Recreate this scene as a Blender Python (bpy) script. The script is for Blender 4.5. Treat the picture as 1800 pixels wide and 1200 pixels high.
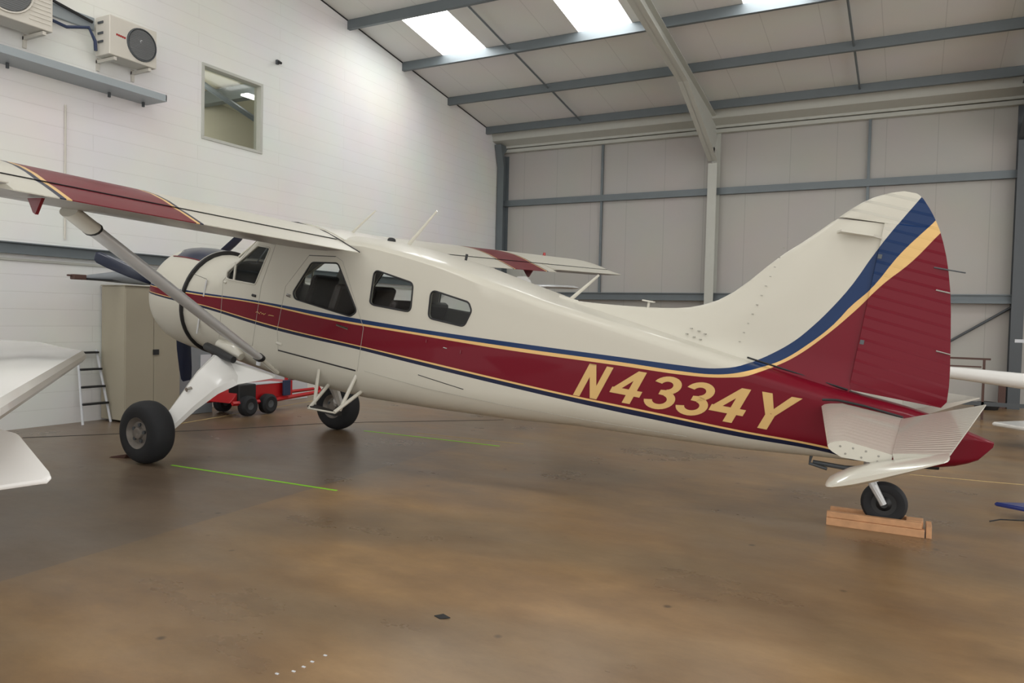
import bpy, bmesh, math, random
from mathutils import Vector, Matrix
random.seed(7)
D=bpy.data; SC=bpy.context.scene; COL=SC.collection
for o in list(D.objects): D.objects.remove(o)

# ------------------------------------------------------------------ camera
CY,CP,CR=-0.4929,0.0326,0.0233
F=Vector((math.sin(CY)*math.cos(CP),math.cos(CY)*math.cos(CP),-math.sin(CP)))
R0=Vector((math.cos(CY),-math.sin(CY),0)); U0=R0.cross(F)
RR=R0*math.cos(CR)+U0*math.sin(CR); UU=-R0*math.sin(CR)+U0*math.cos(CR)
cd=D.cameras.new('camera'); cam=D.objects.new('camera',cd); COL.objects.link(cam)
cam.matrix_world=Matrix(((RR.x,UU.x,-F.x,8.8994),(RR.y,UU.y,-F.y,-6.7819),(RR.z,UU.z,-F.z,1.6714),(0,0,0,1)))
cd.sensor_width=36; cd.lens=1318.63/1800*36; cd.clip_start=.05; cd.clip_end=200
SC.camera=cam
# ------------------------------------------------------------------ world, exposure
w=D.worlds.new('world'); SC.world=w; w.use_nodes=True
bg=w.node_tree.nodes['Background']; bg.inputs[0].default_value=(1,.985,.95,1); bg.inputs[1].default_value=1.6
SC.view_settings.view_transform='Standard'; SC.view_settings.look='None'
SC.view_settings.exposure=0.12; SC.view_settings.gamma=1; SC.view_settings.use_curve_mapping=False
SKYLIGHT=10.0

# ------------------------------------------------------------------ helpers
def tag(o,label=None,cat=None,group=None,kind=None):
    if label: o['label']=label
    if cat: o['category']=cat
    if group: o['group']=group
    if kind: o['kind']=kind
    return o
def empty(name,loc=(0,0,0),label=None,cat=None,group=None,rz=0):
    o=D.objects.new(name,None); COL.objects.link(o); o.location=loc; o.rotation_euler=(0,0,rz); o.empty_display_size=.2
    return tag(o,label,cat,group)
class MB:
    def __init__(s): s.v=[];s.f=[];s.m=[]
    def add(s,v,f,mi=0):
        b=len(s.v); s.v+= [tuple(p) for p in v]; s.f+=[tuple(i+b for i in q) for q in f]; s.m+=[mi]*len(f); return s
    def box(s,a,b,mi=0):
        x0,y0,z0=a;x1,y1,z1=b
        return s.add([(x0,y0,z0),(x1,y0,z0),(x1,y1,z0),(x0,y1,z0),(x0,y0,z1),(x1,y0,z1),(x1,y1,z1),(x0,y1,z1)],
          [(0,3,2,1),(4,5,6,7),(0,1,5,4),(1,2,6,5),(2,3,7,6),(3,0,4,7)],mi)
    def tube(s,pts,r,n=10,mi=0,cap=True,flat=1,up=None):
        P=[Vector(p) for p in pts]; R=r if isinstance(r,(list,tuple)) else [r]*len(P); rings=[]
        for i,p in enumerate(P):
            t=(P[min(i+1,len(P)-1)]-P[max(i-1,0)]).normalized()
            a=Vector(up) if up else (Vector((0,0,1)) if abs(t.z)<.9 else Vector((1,0,0)))
            e=t.cross(a).normalized(); g=e.cross(t)
            rings.append([p+e*R[i]*flat*math.cos(2*math.pi*k/n)+g*R[i]*math.sin(2*math.pi*k/n) for k in range(n)])
        return s.loft(rings,mi,cap)
    def loft(s,rings,mi=0,cap=True):
        n=len(rings[0]); v=[p for r in rings for p in r]; f=[]
        for i in range(len(rings)-1):
            for k in range(n):
                k2=(k+1)%n; f.append((i*n+k,(i+1)*n+k,(i+1)*n+k2,i*n+k2))
        if cap: f.append(tuple(range(n))); f.append(tuple((len(rings)-1)*n+k for k in reversed(range(n))))
        return s.add(v,f,mi)
    def lathe(s,prof,c=(0,0,0),axis='x',n=48,mi=0):
        c=Vector(c); rings=[]
        for (h,r) in prof:
            ring=[]
            for k in range(n):
                a=2*math.pi*k/n; u,w_=r*math.cos(a),r*math.sin(a)
                ring.append(c+(Vector((h,u,w_)) if axis=='x' else Vector((u,h,w_)) if axis=='y' else Vector((u,w_,h))))
            rings.append(ring)
        return s.loft(rings,mi,False)
    def prism(s,poly,d,mi=0):   # poly 3D points, extruded by vector d
        n=len(poly); d=Vector(d); v=[Vector(p) for p in poly]; v+= [p+d for p in v]
        f=[tuple(range(n)),tuple(reversed(range(n,2*n)))]+[(i,i+n,(i+1)%n+n,(i+1)%n) for i in range(n)]
        return s.add(v,f,mi)
    def build(s,name,mats,parent=None,smooth=None,bevel=0,loc=None,rot=None):
        me=D.meshes.new(name); me.from_pydata(s.v,[],s.f)
        bm=bmesh.new(); bm.from_mesh(me); bmesh.ops.recalc_face_normals(bm,faces=bm.faces); bm.to_mesh(me); bm.free()
        if not isinstance(mats,(list,tuple)): mats=[mats]
        for m in mats: me.materials.append(m)
        for p,i in zip(me.polygons,s.m): p.material_index=i
        if smooth is not None:
            me.polygons.foreach_set('use_smooth',[True]*len(me.polygons)); me.set_sharp_from_angle(angle=math.radians(smooth))
        o=D.objects.new(name,me); COL.objects.link(o)
        if parent: o.parent=parent
        if loc: o.location=loc
        if rot: o.rotation_euler=rot
        if bevel:
            b=o.modifiers.new('bevel','BEVEL'); b.width=bevel; b.segments=2; b.limit_method='ANGLE'
        return o
def newmat(name):
    m=D.materials.new(name); m.use_nodes=True; nt=m.node_tree; return m,nt,nt.nodes['Principled BSDF']
def mat(name,c,r=.5,metal=0,coat=0,noise=0,nscale=8,bump=0,spec=None):
    m,nt,b=newmat(name); b.inputs['Base Color'].default_value=(*c,1); b.inputs['Roughness'].default_value=r
    b.inputs['Metallic'].default_value=metal; b.inputs['Coat Weight'].default_value=coat; b.inputs['Coat Roughness'].default_value=.08
    if spec is not None: b.inputs['Specular IOR Level'].default_value=spec
    if noise or bump:
        tc=nt.nodes.new('ShaderNodeTexCoord'); n=nt.nodes.new('ShaderNodeTexNoise'); n.inputs['Scale'].default_value=nscale; n.inputs['Detail'].default_value=5
        nt.links.new(tc.outputs['Object'],n.inputs['Vector'])
        if noise:
            mx=nt.nodes.new('ShaderNodeMix'); mx.data_type='RGBA'
            mx.inputs['A'].default_value=(*[v*(1-noise) for v in c],1); mx.inputs['B'].default_value=(*[min(1,v*(1+noise)) for v in c],1)
            nt.links.new(n.outputs['Fac'],mx.inputs['Factor']); nt.links.new(mx.outputs['Result'],b.inputs['Base Color'])
        if bump:
            bp=nt.nodes.new('ShaderNodeBump'); bp.inputs['Strength'].default_value=bump; bp.inputs['Distance'].default_value=.02
            nt.links.new(n.outputs['Fac'],bp.inputs['Height']); nt.links.new(bp.outputs['Normal'],b.inputs['Normal'])
    return m
def interp(x,xs,ys):
    if x<=xs[0]: return ys[0]
    for i in range(len(xs)-1):
        if x<=xs[i+1]: return ys[i]+(ys[i+1]-ys[i])*(x-xs[i])/(xs[i+1]-xs[i])
    return ys[-1]
def smoothi(x,xs,ys):   # monotone-ish cubic
    if x<=xs[0]: return ys[0]
    if x>=xs[-1]: return ys[-1]
    n=len(xs); d=[(ys[i+1]-ys[i])/(xs[i+1]-xs[i]) for i in range(n-1)]
    m=[d[0]]+[0 if d[i-1]*d[i]<=0 else 2*d[i-1]*d[i]/(d[i-1]+d[i]) for i in range(1,n-1)]+[d[-1]]
    for i in range(n-1):
        if x<=xs[i+1]:
            h=xs[i+1]-xs[i]; t=(x-xs[i])/h
            return (2*t**3-3*t*t+1)*ys[i]+(t**3-2*t*t+t)*h*m[i]+(3*t*t-2*t**3)*ys[i+1]+(t**3-t*t)*h*m[i+1]

# ------------------------------------------------------------------ colours
WHITE=(.565,.545,.475); BLUE=(.010,.032,.105); GOLD=(.72,.47,.19); RED=(.15,.003,.013); NAVY=(.012,.016,.045)
# livery edges as measured along the side: x -> z (aircraft frame)
E1=[(0,.10),(1.1,.143),(2.26,.217),(3.446,.264),(4.507,.316),(5.54,.38),(6.64,.454),(7.147,.487),(7.35,.505),(7.48,.532),(7.6,.572),(7.7,.635),(7.804,.711),(7.96,.85),(8.066,.979),(8.206,1.189),(8.319,1.399),(8.415,1.634),(8.564,1.944),(8.668,2.142),(9.0,2.8)]
E2=[(0,.083),(1.1,.121),(2.26,.196),(3.45,.221),(4.51,.276),(5.55,.336),(6.65,.41),(7.156,.437),(7.4,.462),(7.546,.496),(7.695,.556),(7.79,.607),(7.892,.672),(8.076,.848),(8.242,1.051),(8.334,1.211),(8.463,1.39),(8.614,1.691),(8.807,1.983),(9.1,2.45)]
E3=[(0,.077),(1.1,.108),(2.26,.184),(3.45,.201),(4.52,.254),(5.55,.304),(6.65,.378),(7.16,.408),(7.4,.435),(7.551,.466),(7.663,.497),(7.76,.55),(7.86,.617),(7.987,.717),(8.188,.935),(8.364,1.169),(8.539,1.434),(8.696,1.628),(8.86,1.895),(9.2,2.4)]
E4=[(0,.02),(1.4,.018),(2.745,-.012),(3.98,.008),(4.67,.017),(6.18,.02),(6.98,.035),(7.71,.046),(8.36,.07),(8.7,.0),(9.0,-.4)]
E5=[(0,.012),(1.4,.009),(2.745,-.023),(3.98,-.003),(4.67,.0),(6.18,.003),(6.98,.017),(7.71,.029),(8.36,.053),(8.7,-.02),(9.0,-.42)]
E6=[(0,-.006),(1.4,-.018),(2.75,-.056),(3.98,-.036),(4.67,-.036),(6.18,-.038),(6.98,-.030),(7.71,-.012),(8.37,.020),(8.7,-.05),(9.0,-.45)]
def curvez(nt,xs,pts):
    fc=nt.nodes.new('ShaderNodeFloatCurve'); c=fc.mapping.curves[0]
    P=[(x/10,(z+2)/5) for x,z in pts]+[(1,(pts[-1][1]+2)/5)]
    c.points[0].location=P[0]; c.points[1].location=P[-1]
    for p in P[1:-1]: c.points.new(*p)
    for p in c.points: p.handle_type='AUTO_CLAMPED'
    fc.mapping.update()
    dv=nt.nodes.new('ShaderNodeMath'); dv.operation='MULTIPLY'; dv.inputs[1].default_value=.1; nt.links.new(xs,dv.inputs[0])
    nt.links.new(dv.outputs[0],fc.inputs['Value'])
    return fc.outputs[0]
def paint(name,ribs=False):
    m,nt,b=newmat(name); L=nt.links.new
    tc=nt.nodes.new('ShaderNodeTexCoord'); sp=nt.nodes.new('ShaderNodeSeparateXYZ'); L(tc.outputs['Object'],sp.inputs[0])
    zz=nt.nodes.new('ShaderNodeMath'); zz.operation='MULTIPLY_ADD'; zz.inputs[1].default_value=.2; zz.inputs[2].default_value=.4; L(sp.outputs['Z'],zz.inputs[0])
    col=None
    prev=None
    layers=[(E6,NAVY),(E5,GOLD),(E4,RED),(E3,GOLD),(E2,BLUE),(E1,WHITE)]
    cur=(*WHITE,1)
    for pts,c in layers:
        e=curvez(nt,sp.outputs['X'],pts)
        g=nt.nodes.new('ShaderNodeMath'); g.operation='GREATER_THAN'; L(zz.outputs[0],g.inputs[0]); L(e,g.inputs[1])
        mx=nt.nodes.new('ShaderNodeMix'); mx.data_type='RGBA'; L(g.outputs[0],mx.inputs['Factor'])
        if prev is None: mx.inputs['A'].default_value=cur
        else: L(prev,mx.inputs['A'])
        mx.inputs['B'].default_value=(*c,1); prev=mx.outputs['Result']
    # slight waviness of thin sheet metal
    n=nt.nodes.new('ShaderNodeTexNoise'); n.inputs['Scale'].default_value=2.2; n.inputs['Detail'].default_value=1.5; L(tc.outputs['Object'],n.inputs['Vector'])
    bp=nt.nodes.new('ShaderNodeBump'); bp.inputs['Strength'].default_value=.12; bp.inputs['Distance'].default_value=.05; L(n.outputs['Fac'],bp.inputs['Height'])
    nrm=bp.outputs['Normal']
    if ribs:
        mt=nt.nodes.new('ShaderNodeMath'); mt.operation='MULTIPLY_ADD'; mt.inputs[1].default_value=.12; L(sp.outputs['X'],mt.inputs[0]); L(sp.outputs['Z'],mt.inputs[2])
        f=nt.nodes.new('ShaderNodeMath'); f.operation='MULTIPLY'; f.inputs[1].default_value=1/.09; L(mt.outputs[0],f.inputs[0])
        fr=nt.nodes.new('ShaderNodeMath'); fr.operation='FRACT'; L(f.outputs[0],fr.inputs[0])
        cr=nt.nodes.new('ShaderNodeValToRGB'); cr.color_ramp.elements[0].position=0; cr.color_ramp.elements[0].color=(1,1,1,1)
        cr.color_ramp.elements[1].position=.25; cr.color_ramp.elements[1].color=(0,0,0,1); L(fr.outputs[0],cr.inputs[0])
        b2=nt.nodes.new('ShaderNodeBump'); b2.inputs['Strength'].default_value=1.0; b2.inputs['Distance'].default_value=.02
        L(cr.outputs[0],b2.inputs['Height']); L(nrm,b2.inputs['Normal']); nrm=b2.outputs['Normal']
    L(nrm,b.inputs['Normal']); L(prev,b.inputs['Base Color'])
    b.inputs['Roughness'].default_value=.34; b.inputs['Coat Weight'].default_value=.14; b.inputs['Coat Roughness'].default_value=.05; b.inputs['Specular IOR Level'].default_value=.15
    return m
def wingpaint():
    m,nt,b=newmat('wing_paint'); L=nt.links.new
    tc=nt.nodes.new('ShaderNodeTexCoord'); sp=nt.nodes.new('ShaderNodeSeparateXYZ'); L(tc.outputs['Object'],sp.inputs[0])
    ab=nt.nodes.new('ShaderNodeMath'); ab.operation='ABSOLUTE'; L(sp.outputs['Y'],ab.inputs[0])
    prev=None
    for t,c in [(2.63,NAVY),(2.665,GOLD),(2.70,RED),(3.70,GOLD),(3.74,NAVY),(3.785,WHITE)]:
        g=nt.nodes.new('ShaderNodeMath'); g.operation='GREATER_THAN'; L(ab.outputs[0],g.inputs[0]); g.inputs[1].default_value=t
        mx=nt.nodes.new('ShaderNodeMix'); mx.data_type='RGBA'; L(g.outputs[0],mx.inputs['Factor'])
        if prev is None: mx.inputs['A'].default_value=(*WHITE,1)
        else: L(prev,mx.inputs['A'])
        mx.inputs['B'].default_value=(*c,1); prev=mx.outputs['Result']
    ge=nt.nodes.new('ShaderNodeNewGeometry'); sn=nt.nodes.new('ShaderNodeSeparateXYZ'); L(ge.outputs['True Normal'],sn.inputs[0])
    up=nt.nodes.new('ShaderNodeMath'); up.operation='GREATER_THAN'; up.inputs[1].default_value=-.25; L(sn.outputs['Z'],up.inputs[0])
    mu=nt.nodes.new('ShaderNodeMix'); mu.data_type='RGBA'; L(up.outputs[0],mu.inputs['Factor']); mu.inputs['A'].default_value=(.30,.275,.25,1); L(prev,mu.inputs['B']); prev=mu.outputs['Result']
    L(prev,b.inputs['Base Color']); b.inputs['Roughness'].default_value=.34; b.inputs['Coat Weight'].default_value=.15; b.inputs['Specular IOR Level'].default_value=.25; b.inputs['Coat Roughness'].default_value=.08
    n=nt.nodes.new('ShaderNodeTexNoise'); n.inputs['Scale'].default_value=1.8; L(tc.outputs['Object'],n.inputs['Vector'])
    bp=nt.nodes.new('ShaderNodeBump'); bp.inputs['Strength'].default_value=.12; bp.inputs['Distance'].default_value=.05; L(n.outputs['Fac'],bp.inputs['Height']); L(bp.outputs['Normal'],b.inputs['Normal'])
    return m
def ribbed(name,c,axis,period,strength=.4,skew=0,width=.3,groove=.85):
    m,nt,b=newmat(name); L=nt.links.new
    b.inputs['Base Color'].default_value=(*c,1); b.inputs['Roughness'].default_value=.35; b.inputs['Coat Weight'].default_value=.4
    tc=nt.nodes.new('ShaderNodeTexCoord'); sp=nt.nodes.new('ShaderNodeSeparateXYZ'); L(tc.outputs['Object'],sp.inputs[0])
    f=nt.nodes.new('ShaderNodeMath'); f.operation='MULTIPLY'; f.inputs[1].default_value=1/period; L(sp.outputs[axis],f.inputs[0])
    fr=nt.nodes.new('ShaderNodeMath'); fr.operation='FRACT'; L(f.outputs[0],fr.inputs[0])
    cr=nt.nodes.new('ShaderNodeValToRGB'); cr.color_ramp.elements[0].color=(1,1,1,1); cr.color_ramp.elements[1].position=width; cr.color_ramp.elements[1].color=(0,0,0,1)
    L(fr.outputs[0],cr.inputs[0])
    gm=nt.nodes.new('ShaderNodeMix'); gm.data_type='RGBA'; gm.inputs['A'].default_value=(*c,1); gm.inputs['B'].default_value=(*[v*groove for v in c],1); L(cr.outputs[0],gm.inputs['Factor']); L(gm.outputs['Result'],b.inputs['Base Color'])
    bp=nt.nodes.new('ShaderNodeBump'); bp.inputs['Strength'].default_value=strength; bp.inputs['Distance'].default_value=.012
    L(cr.outputs[0],bp.inputs['Height']); L(bp.outputs['Normal'],b.inputs['Normal'])
    return m
def glassmat(name,tint=(.94,.955,.95),refl=.10):
    m=D.materials.new(name); m.use_nodes=True; nt=m.node_tree; nt.nodes.clear()
    o=nt.nodes.new('ShaderNodeOutputMaterial'); t=nt.nodes.new('ShaderNodeBsdfTransparent'); t.inputs[0].default_value=(*tint,1)
    g=nt.nodes.new('ShaderNodeBsdfGlossy'); g.inputs['Roughness'].default_value=.04; g.inputs[0].default_value=(.9,.9,.9,1)
    fr=nt.nodes.new('ShaderNodeFresnel'); fr.inputs[0].default_value=1.18
    mx=nt.nodes.new('ShaderNodeMixShader'); nt.links.new(fr.outputs[0],mx.inputs[0]); nt.links.new(t.outputs[0],mx.inputs[1]); nt.links.new(g.outputs[0],mx.inputs[2]); nt.links.new(mx.outputs[0],o.inputs[0])
    return m
def emis(name,c,s):
    m=D.materials.new(name); m.use_nodes=True; nt=m.node_tree; nt.nodes.clear()
    o=nt.nodes.new('ShaderNodeOutputMaterial'); e=nt.nodes.new('ShaderNodeEmission'); e.inputs[0].default_value=(*c,1); e.inputs[1].default_value=s
    nt.links.new(e.outputs[0],o.inputs[0]); return m
M={}
M['body']=paint('livery_paint'); M['ribbed_body']=paint('ribbed_livery_paint',True); M['wing']=wingpaint()
M['white']=mat('white_paint',WHITE,.3,coat=.5); M['stab']=ribbed('stabilizer_skin',WHITE,'Y',.145,.3,groove=1.12); M['elev']=ribbed('fluted_elevator_skin',WHITE,'Y',.08,1.0,width=.4,groove=.66)  # elevator groove colour darkened to stand in for shade in the fluting
M['interior']=mat('cabin_lining',(.22,.20,.18),.8); M['leather']=mat('dark_leather',(.035,.022,.02),.5); M['seal']=mat('black_rubber_seal',(.012,.012,.014),.5)
M['tyre']=mat('tyre_rubber',(.014,.015,.018),.75,noise=.2,nscale=20); M['rim']=mat('dull_wheel_metal',(.22,.20,.18),.5,metal=.5,noise=.3,nscale=15)
M['alu']=mat('bare_aluminium',(.60,.61,.62),.35,metal=.25); M['steel']=mat('galvanised_steel',(.155,.18,.195),.45,metal=.35,noise=.08,nscale=3); M['galv']=mat('bright_galvanised_sheet',(.33,.37,.395),.4,metal=.2,noise=.06,nscale=3)
M['steeldark']=mat('dark_steel',(.09,.10,.11),.5,metal=.3); M['cream']=mat('cream_painted_steel',(.50,.51,.47),.5,noise=.04)
M['gold']=mat('gold_paint',(.62,.40,.14),.4,coat=.3); M['navy']=mat('navy_paint',(.012,.02,.05),.35,coat=.4); M['black']=mat('black_paint',(.01,.011,.013),.45)
M['red']=mat('signal_red_paint',(.48,.006,.010),.4,coat=.3); M['maroon']=mat('maroon_paint',RED,.3,coat=.5)
M['glass']=glassmat('clear_perspex'); M['wood']=mat('pine_timber',(.60,.33,.17),.7,noise=.25,nscale=14,bump=.2)
M['acwhite']=mat('ac_casing',(.62,.59,.53),.5,noise=.03); M['acgrille']=ribbed('ac_fan_grille',(.13,.135,.14),'Z',.025,1.0)
M['locker']=mat('beige_locker_paint',(.38,.345,.265),.5,noise=.04,nscale=2); M['grey']=mat('grey_paint',(.23,.25,.27),.5,noise=.05)
M['bluedark']=mat('dark_blue_plastic',(.02,.035,.09),.5); M['blue']=mat('blue_gelcoat',(.02,.04,.22),.3,coat=.5)
M['brown']=mat('brown_wood',(.09,.045,.035),.6); M['plate']=mat('white_board',(.6,.62,.66),.5); M['lamp']=mat('red_lens',(.35,.01,.01),.25,coat=.5)
M['green']=mat('green_tape',(.32,.78,.04),.6); M['paleline']=mat('pale_yellow_paint_line',(.55,.42,.20),.7); M['chrome']=mat('polished_metal',(.7,.7,.7),.15,metal=1)
M['skylight']=emis('daylight_through_rooflight',(1,1,.98),SKYLIGHT)
M['glossw']=mat('white_gelcoat',(.80,.80,.78),.25,coat=.5); M['glossw_lit']=mat('lit_white_gelcoat',(.93,.93,.92),.25,coat=.5)  # second gelcoat is lightened to stand for strong light near the door

# ------------------------------------------------------------------ building
WX,WY=-1.74,12.19; YF=-12; XR=20
def ceilz(y): return 8.6-.152*y
def floormat():
    m,nt,b=newmat('sealed_concrete'); L=nt.links.new
    tc=nt.nodes.new('ShaderNodeTexCoord'); mp=nt.nodes.new('ShaderNodeMapping'); mp.inputs['Rotation'].default_value=(0,0,.35); mp.inputs['Scale'].default_value=(.55,1.0,1); L(tc.outputs['Object'],mp.inputs[0])
    n=nt.nodes.new('ShaderNodeTexNoise'); n.inputs['Scale'].default_value=1.0; n.inputs['Detail'].default_value=6; n.inputs['Roughness'].default_value=.62; L(mp.outputs[0],n.inputs['Vector'])
    cr=nt.nodes.new('ShaderNodeValToRGB'); e=cr.color_ramp.elements
    e[0].position=.30; e[0].color=(.19,.122,.07,1); e[1].position=.72; e[1].color=(.40,.25,.115,1)
    k=e.new(.5); k.color=(.28,.175,.088,1); L(n.outputs['Fac'],cr.inputs[0])
    # grey-green blotches
    n2=nt.nodes.new('ShaderNodeTexNoise'); n2.inputs['Scale'].default_value=.8; n2.inputs['Detail'].default_value=4; L(mp.outputs[0],n2.inputs['Vector'])
    c2=nt.nodes.new('ShaderNodeValToRGB'); c2.color_ramp.elements[0].position=.46; c2.color_ramp.elements[1].position=.62; L(n2.outputs['Fac'],c2.inputs[0])
    mx=nt.nodes.new('ShaderNodeMix'); mx.data_type='RGBA'; L(c2.outputs[0],mx.inputs['Factor']); L(cr.outputs[0],mx.inputs['A']); mx.inputs['B'].default_value=(.215,.16,.10,1)
    mf=nt.nodes.new('ShaderNodeMath'); mf.operation='MULTIPLY'; mf.inputs[1].default_value=.6; L(c2.outputs[0],mf.inputs[0]); L(mf.outputs[0],mx.inputs['Factor'])
    # other slab: cooler, older concrete on the wall side
    sp=nt.nodes.new('ShaderNodeSeparateXYZ'); L(tc.outputs['Object'],sp.inputs[0])
    ln=nt.nodes.new('ShaderNodeMath'); ln.operation='MULTIPLY_ADD'; ln.inputs[1].default_value=.06; L(sp.outputs['Y'],ln.inputs[0]); L(sp.outputs['X'],ln.inputs[2])
    lt=nt.nodes.new('ShaderNodeMath'); lt.operation='LESS_THAN'; lt.inputs[1].default_value=3.82; L(ln.outputs[0],lt.inputs[0])
    ly=nt.nodes.new('ShaderNodeMapRange'); ly.inputs['From Min'].default_value=2.6; ly.inputs['From Max'].default_value=-.4; L(sp.outputs['Y'],ly.inputs['Value'])
    an=nt.nodes.new('ShaderNodeMath'); an.operation='MULTIPLY'; L(lt.outputs[0],an.inputs[0]); L(ly.outputs[0],an.inputs[1])
    sc=nt.nodes.new('ShaderNodeMath'); sc.operation='MULTIPLY'; sc.inputs[1].default_value=.62; L(an.outputs[0],sc.inputs[0])
    m2=nt.nodes.new('ShaderNodeMix'); m2.data_type='RGBA'; L(sc.outputs[0],m2.inputs['Factor']); L(mx.outputs['Result'],m2.inputs['A']); m2.inputs['B'].default_value=(.165,.130,.105,1)
    # dark specks
    v=nt.nodes.new('ShaderNodeTexVoronoi'); v.inputs['Scale'].default_value=2.3; L(tc.outputs['Object'],v.inputs['Vector'])
    c3=nt.nodes.new('ShaderNodeValToRGB'); c3.color_ramp.elements[0].position=.03; c3.color_ramp.elements[0].color=(1,1,1,1); c3.color_ramp.elements[1].position=.075; c3.color_ramp.elements[1].color=(0,0,0,1); L(v.outputs['Distance'],c3.inputs[0])
    hs=nt.nodes.new('ShaderNodeMath'); hs.operation='MULTIPLY'; hs.inputs[1].default_value=.7; L(c3.outputs[0],hs.inputs[0])
    m3=nt.nodes.new('ShaderNodeMix'); m3.data_type='RGBA'; L(hs.outputs[0],m3.inputs['Factor']); L(m2.outputs['Result'],m3.inputs['A']); m3.inputs['B'].default_value=(.03,.02,.015,1)
    n4=nt.nodes.new('ShaderNodeTexNoise'); n4.inputs['Scale'].default_value=3.2; n4.inputs['Detail'].default_value=9; n4.inputs['Roughness'].default_value=.72; L(mp.outputs[0],n4.inputs['Vector'])
    c4=nt.nodes.new('ShaderNodeMapRange'); c4.inputs['To Min'].default_value=.42; c4.inputs['To Max'].default_value=1.32; L(n4.outputs['Fac'],c4.inputs['Value'])
    m4=nt.nodes.new('ShaderNodeVectorMath'); m4.operation='SCALE'; L(m3.outputs['Result'],m4.inputs[0]); L(c4.outputs[0],m4.inputs['Scale']); L(m4.outputs[0],b.inputs['Base Color'])
    rr=nt.nodes.new('ShaderNodeMapRange'); rr.inputs['To Min'].default_value=.16; rr.inputs['To Max'].default_value=.46; L(n.outputs['Fac'],rr.inputs['Value']); L(rr.outputs[0],b.inputs['Roughness'])
    bp=nt.nodes.new('ShaderNodeBump'); bp.inputs['Strength'].default_value=.06; bp.inputs['Distance'].default_value=.03; L(n.outputs['Fac'],bp.inputs['Height']); L(bp.outputs['Normal'],b.inputs['Normal'])
    return m
def blockmat():
    m,nt,b=newmat('white_painted_blockwork'); L=nt.links.new
    tc=nt.nodes.new('ShaderNodeTexCoord'); sp=nt.nodes.new('ShaderNodeSeparateXYZ'); L(tc.outputs['Object'],sp.inputs[0])
    cb=nt.nodes.new('ShaderNodeCombineXYZ'); L(sp.outputs['Y'],cb.inputs[0]); L(sp.outputs['Z'],cb.inputs[1])
    br=nt.nodes.new('ShaderNodeTexBrick'); br.inputs['Scale'].default_value=1; br.inputs['Brick Width'].default_value=.45*8; br.inputs['Row Height'].default_value=.232
    br.inputs['Mortar Size'].default_value=.005; br.inputs['Mortar Smooth'].default_value=.6
    br.inputs['Color1'].default_value=(.87,.87,.86,1); br.inputs['Color2'].default_value=(.875,.875,.865,1); br.inputs['Mortar'].default_value=(.78,.775,.76,1); L(cb.outputs[0],br.inputs['Vector'])
    n=nt.nodes.new('ShaderNodeTexNoise'); n.inputs['Scale'].default_value=.7; n.inputs['Detail'].default_value=4; L(tc.outputs['Object'],n.inputs['Vector'])
    mx=nt.nodes.new('ShaderNodeMix'); mx.data_type='RGBA'; mx.blend_type='MULTIPLY'; mx.inputs['Factor'].default_value=.18; L(br.outputs['Color'],mx.inputs['A']); L(n.outputs['Color'],mx.inputs['B'])
    L(mx.outputs['Result'],b.inputs['Base Color']); b.inputs['Roughness'].default_value=.55
    bp=nt.nodes.new('ShaderNodeBump'); bp.inputs['Strength'].default_value=.35; bp.inputs['Distance'].default_value=.004; bp.invert=True; L(br.outputs['Fac'],bp.inputs['Height']); L(bp.outputs['Normal'],b.inputs['Normal'])
    return m
def panelmat(name,c,axis,period):
    m,nt,b=newmat(name); L=nt.links.new
    tc=nt.nodes.new('ShaderNodeTexCoord'); sp=nt.nodes.new('ShaderNodeSeparateXYZ'); L(tc.outputs['Object'],sp.inputs[0])
    f=nt.nodes.new('ShaderNodeMath'); f.operation='MULTIPLY'; f.inputs[1].default_value=1/period; L(sp.outputs[axis],f.inputs[0])
    fr=nt.nodes.new('ShaderNodeMath'); fr.operation='FRACT'; L(f.outputs[0],fr.inputs[0])
    cr=nt.nodes.new('ShaderNodeValToRGB'); cr.color_ramp.elements[0].position=.008; cr.color_ramp.elements[0].color=(*[v*.8 for v in c],1); cr.color_ramp.elements[1].position=.018; cr.color_ramp.elements[1].color=(*c,1); L(fr.outputs[0],cr.inputs[0])
    n=nt.nodes.new('ShaderNodeTexNoise'); n.inputs['Scale'].default_value=.8; n.inputs['Detail'].default_value=4; L(tc.outputs['Object'],n.inputs['Vector'])
    mx=nt.nodes.new('ShaderNodeMix'); mx.data_type='RGBA'; mx.blend_type='MULTIPLY'; mx.inputs['Factor'].default_value=.12; L(cr.outputs[0],mx.inputs['A']); L(n.outputs['Color'],mx.inputs['B'])
    L(mx.outputs['Result'],b.inputs['Base Color']); b.inputs['Roughness'].default_value=.5
    return m
M['floor']=floormat(); M['block']=blockmat(); M['liner']=panelmat('wall_liner_panel',(.48,.465,.44),'X',1.02); M['roofliner']=panelmat('roof_liner_panel',(.77,.77,.75),'X',1.02)
M['officewall']=mat('office_cream_wall',(.62,.60,.49),.7)
fl=MB().add([(-1.75,YF,0),(XR,YF,0),(XR,WY+.05,0),(-1.75,WY+.05,0)],[(0,1,2,3)]).build('floor',M['floor']); tag(fl,kind='structure')
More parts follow.
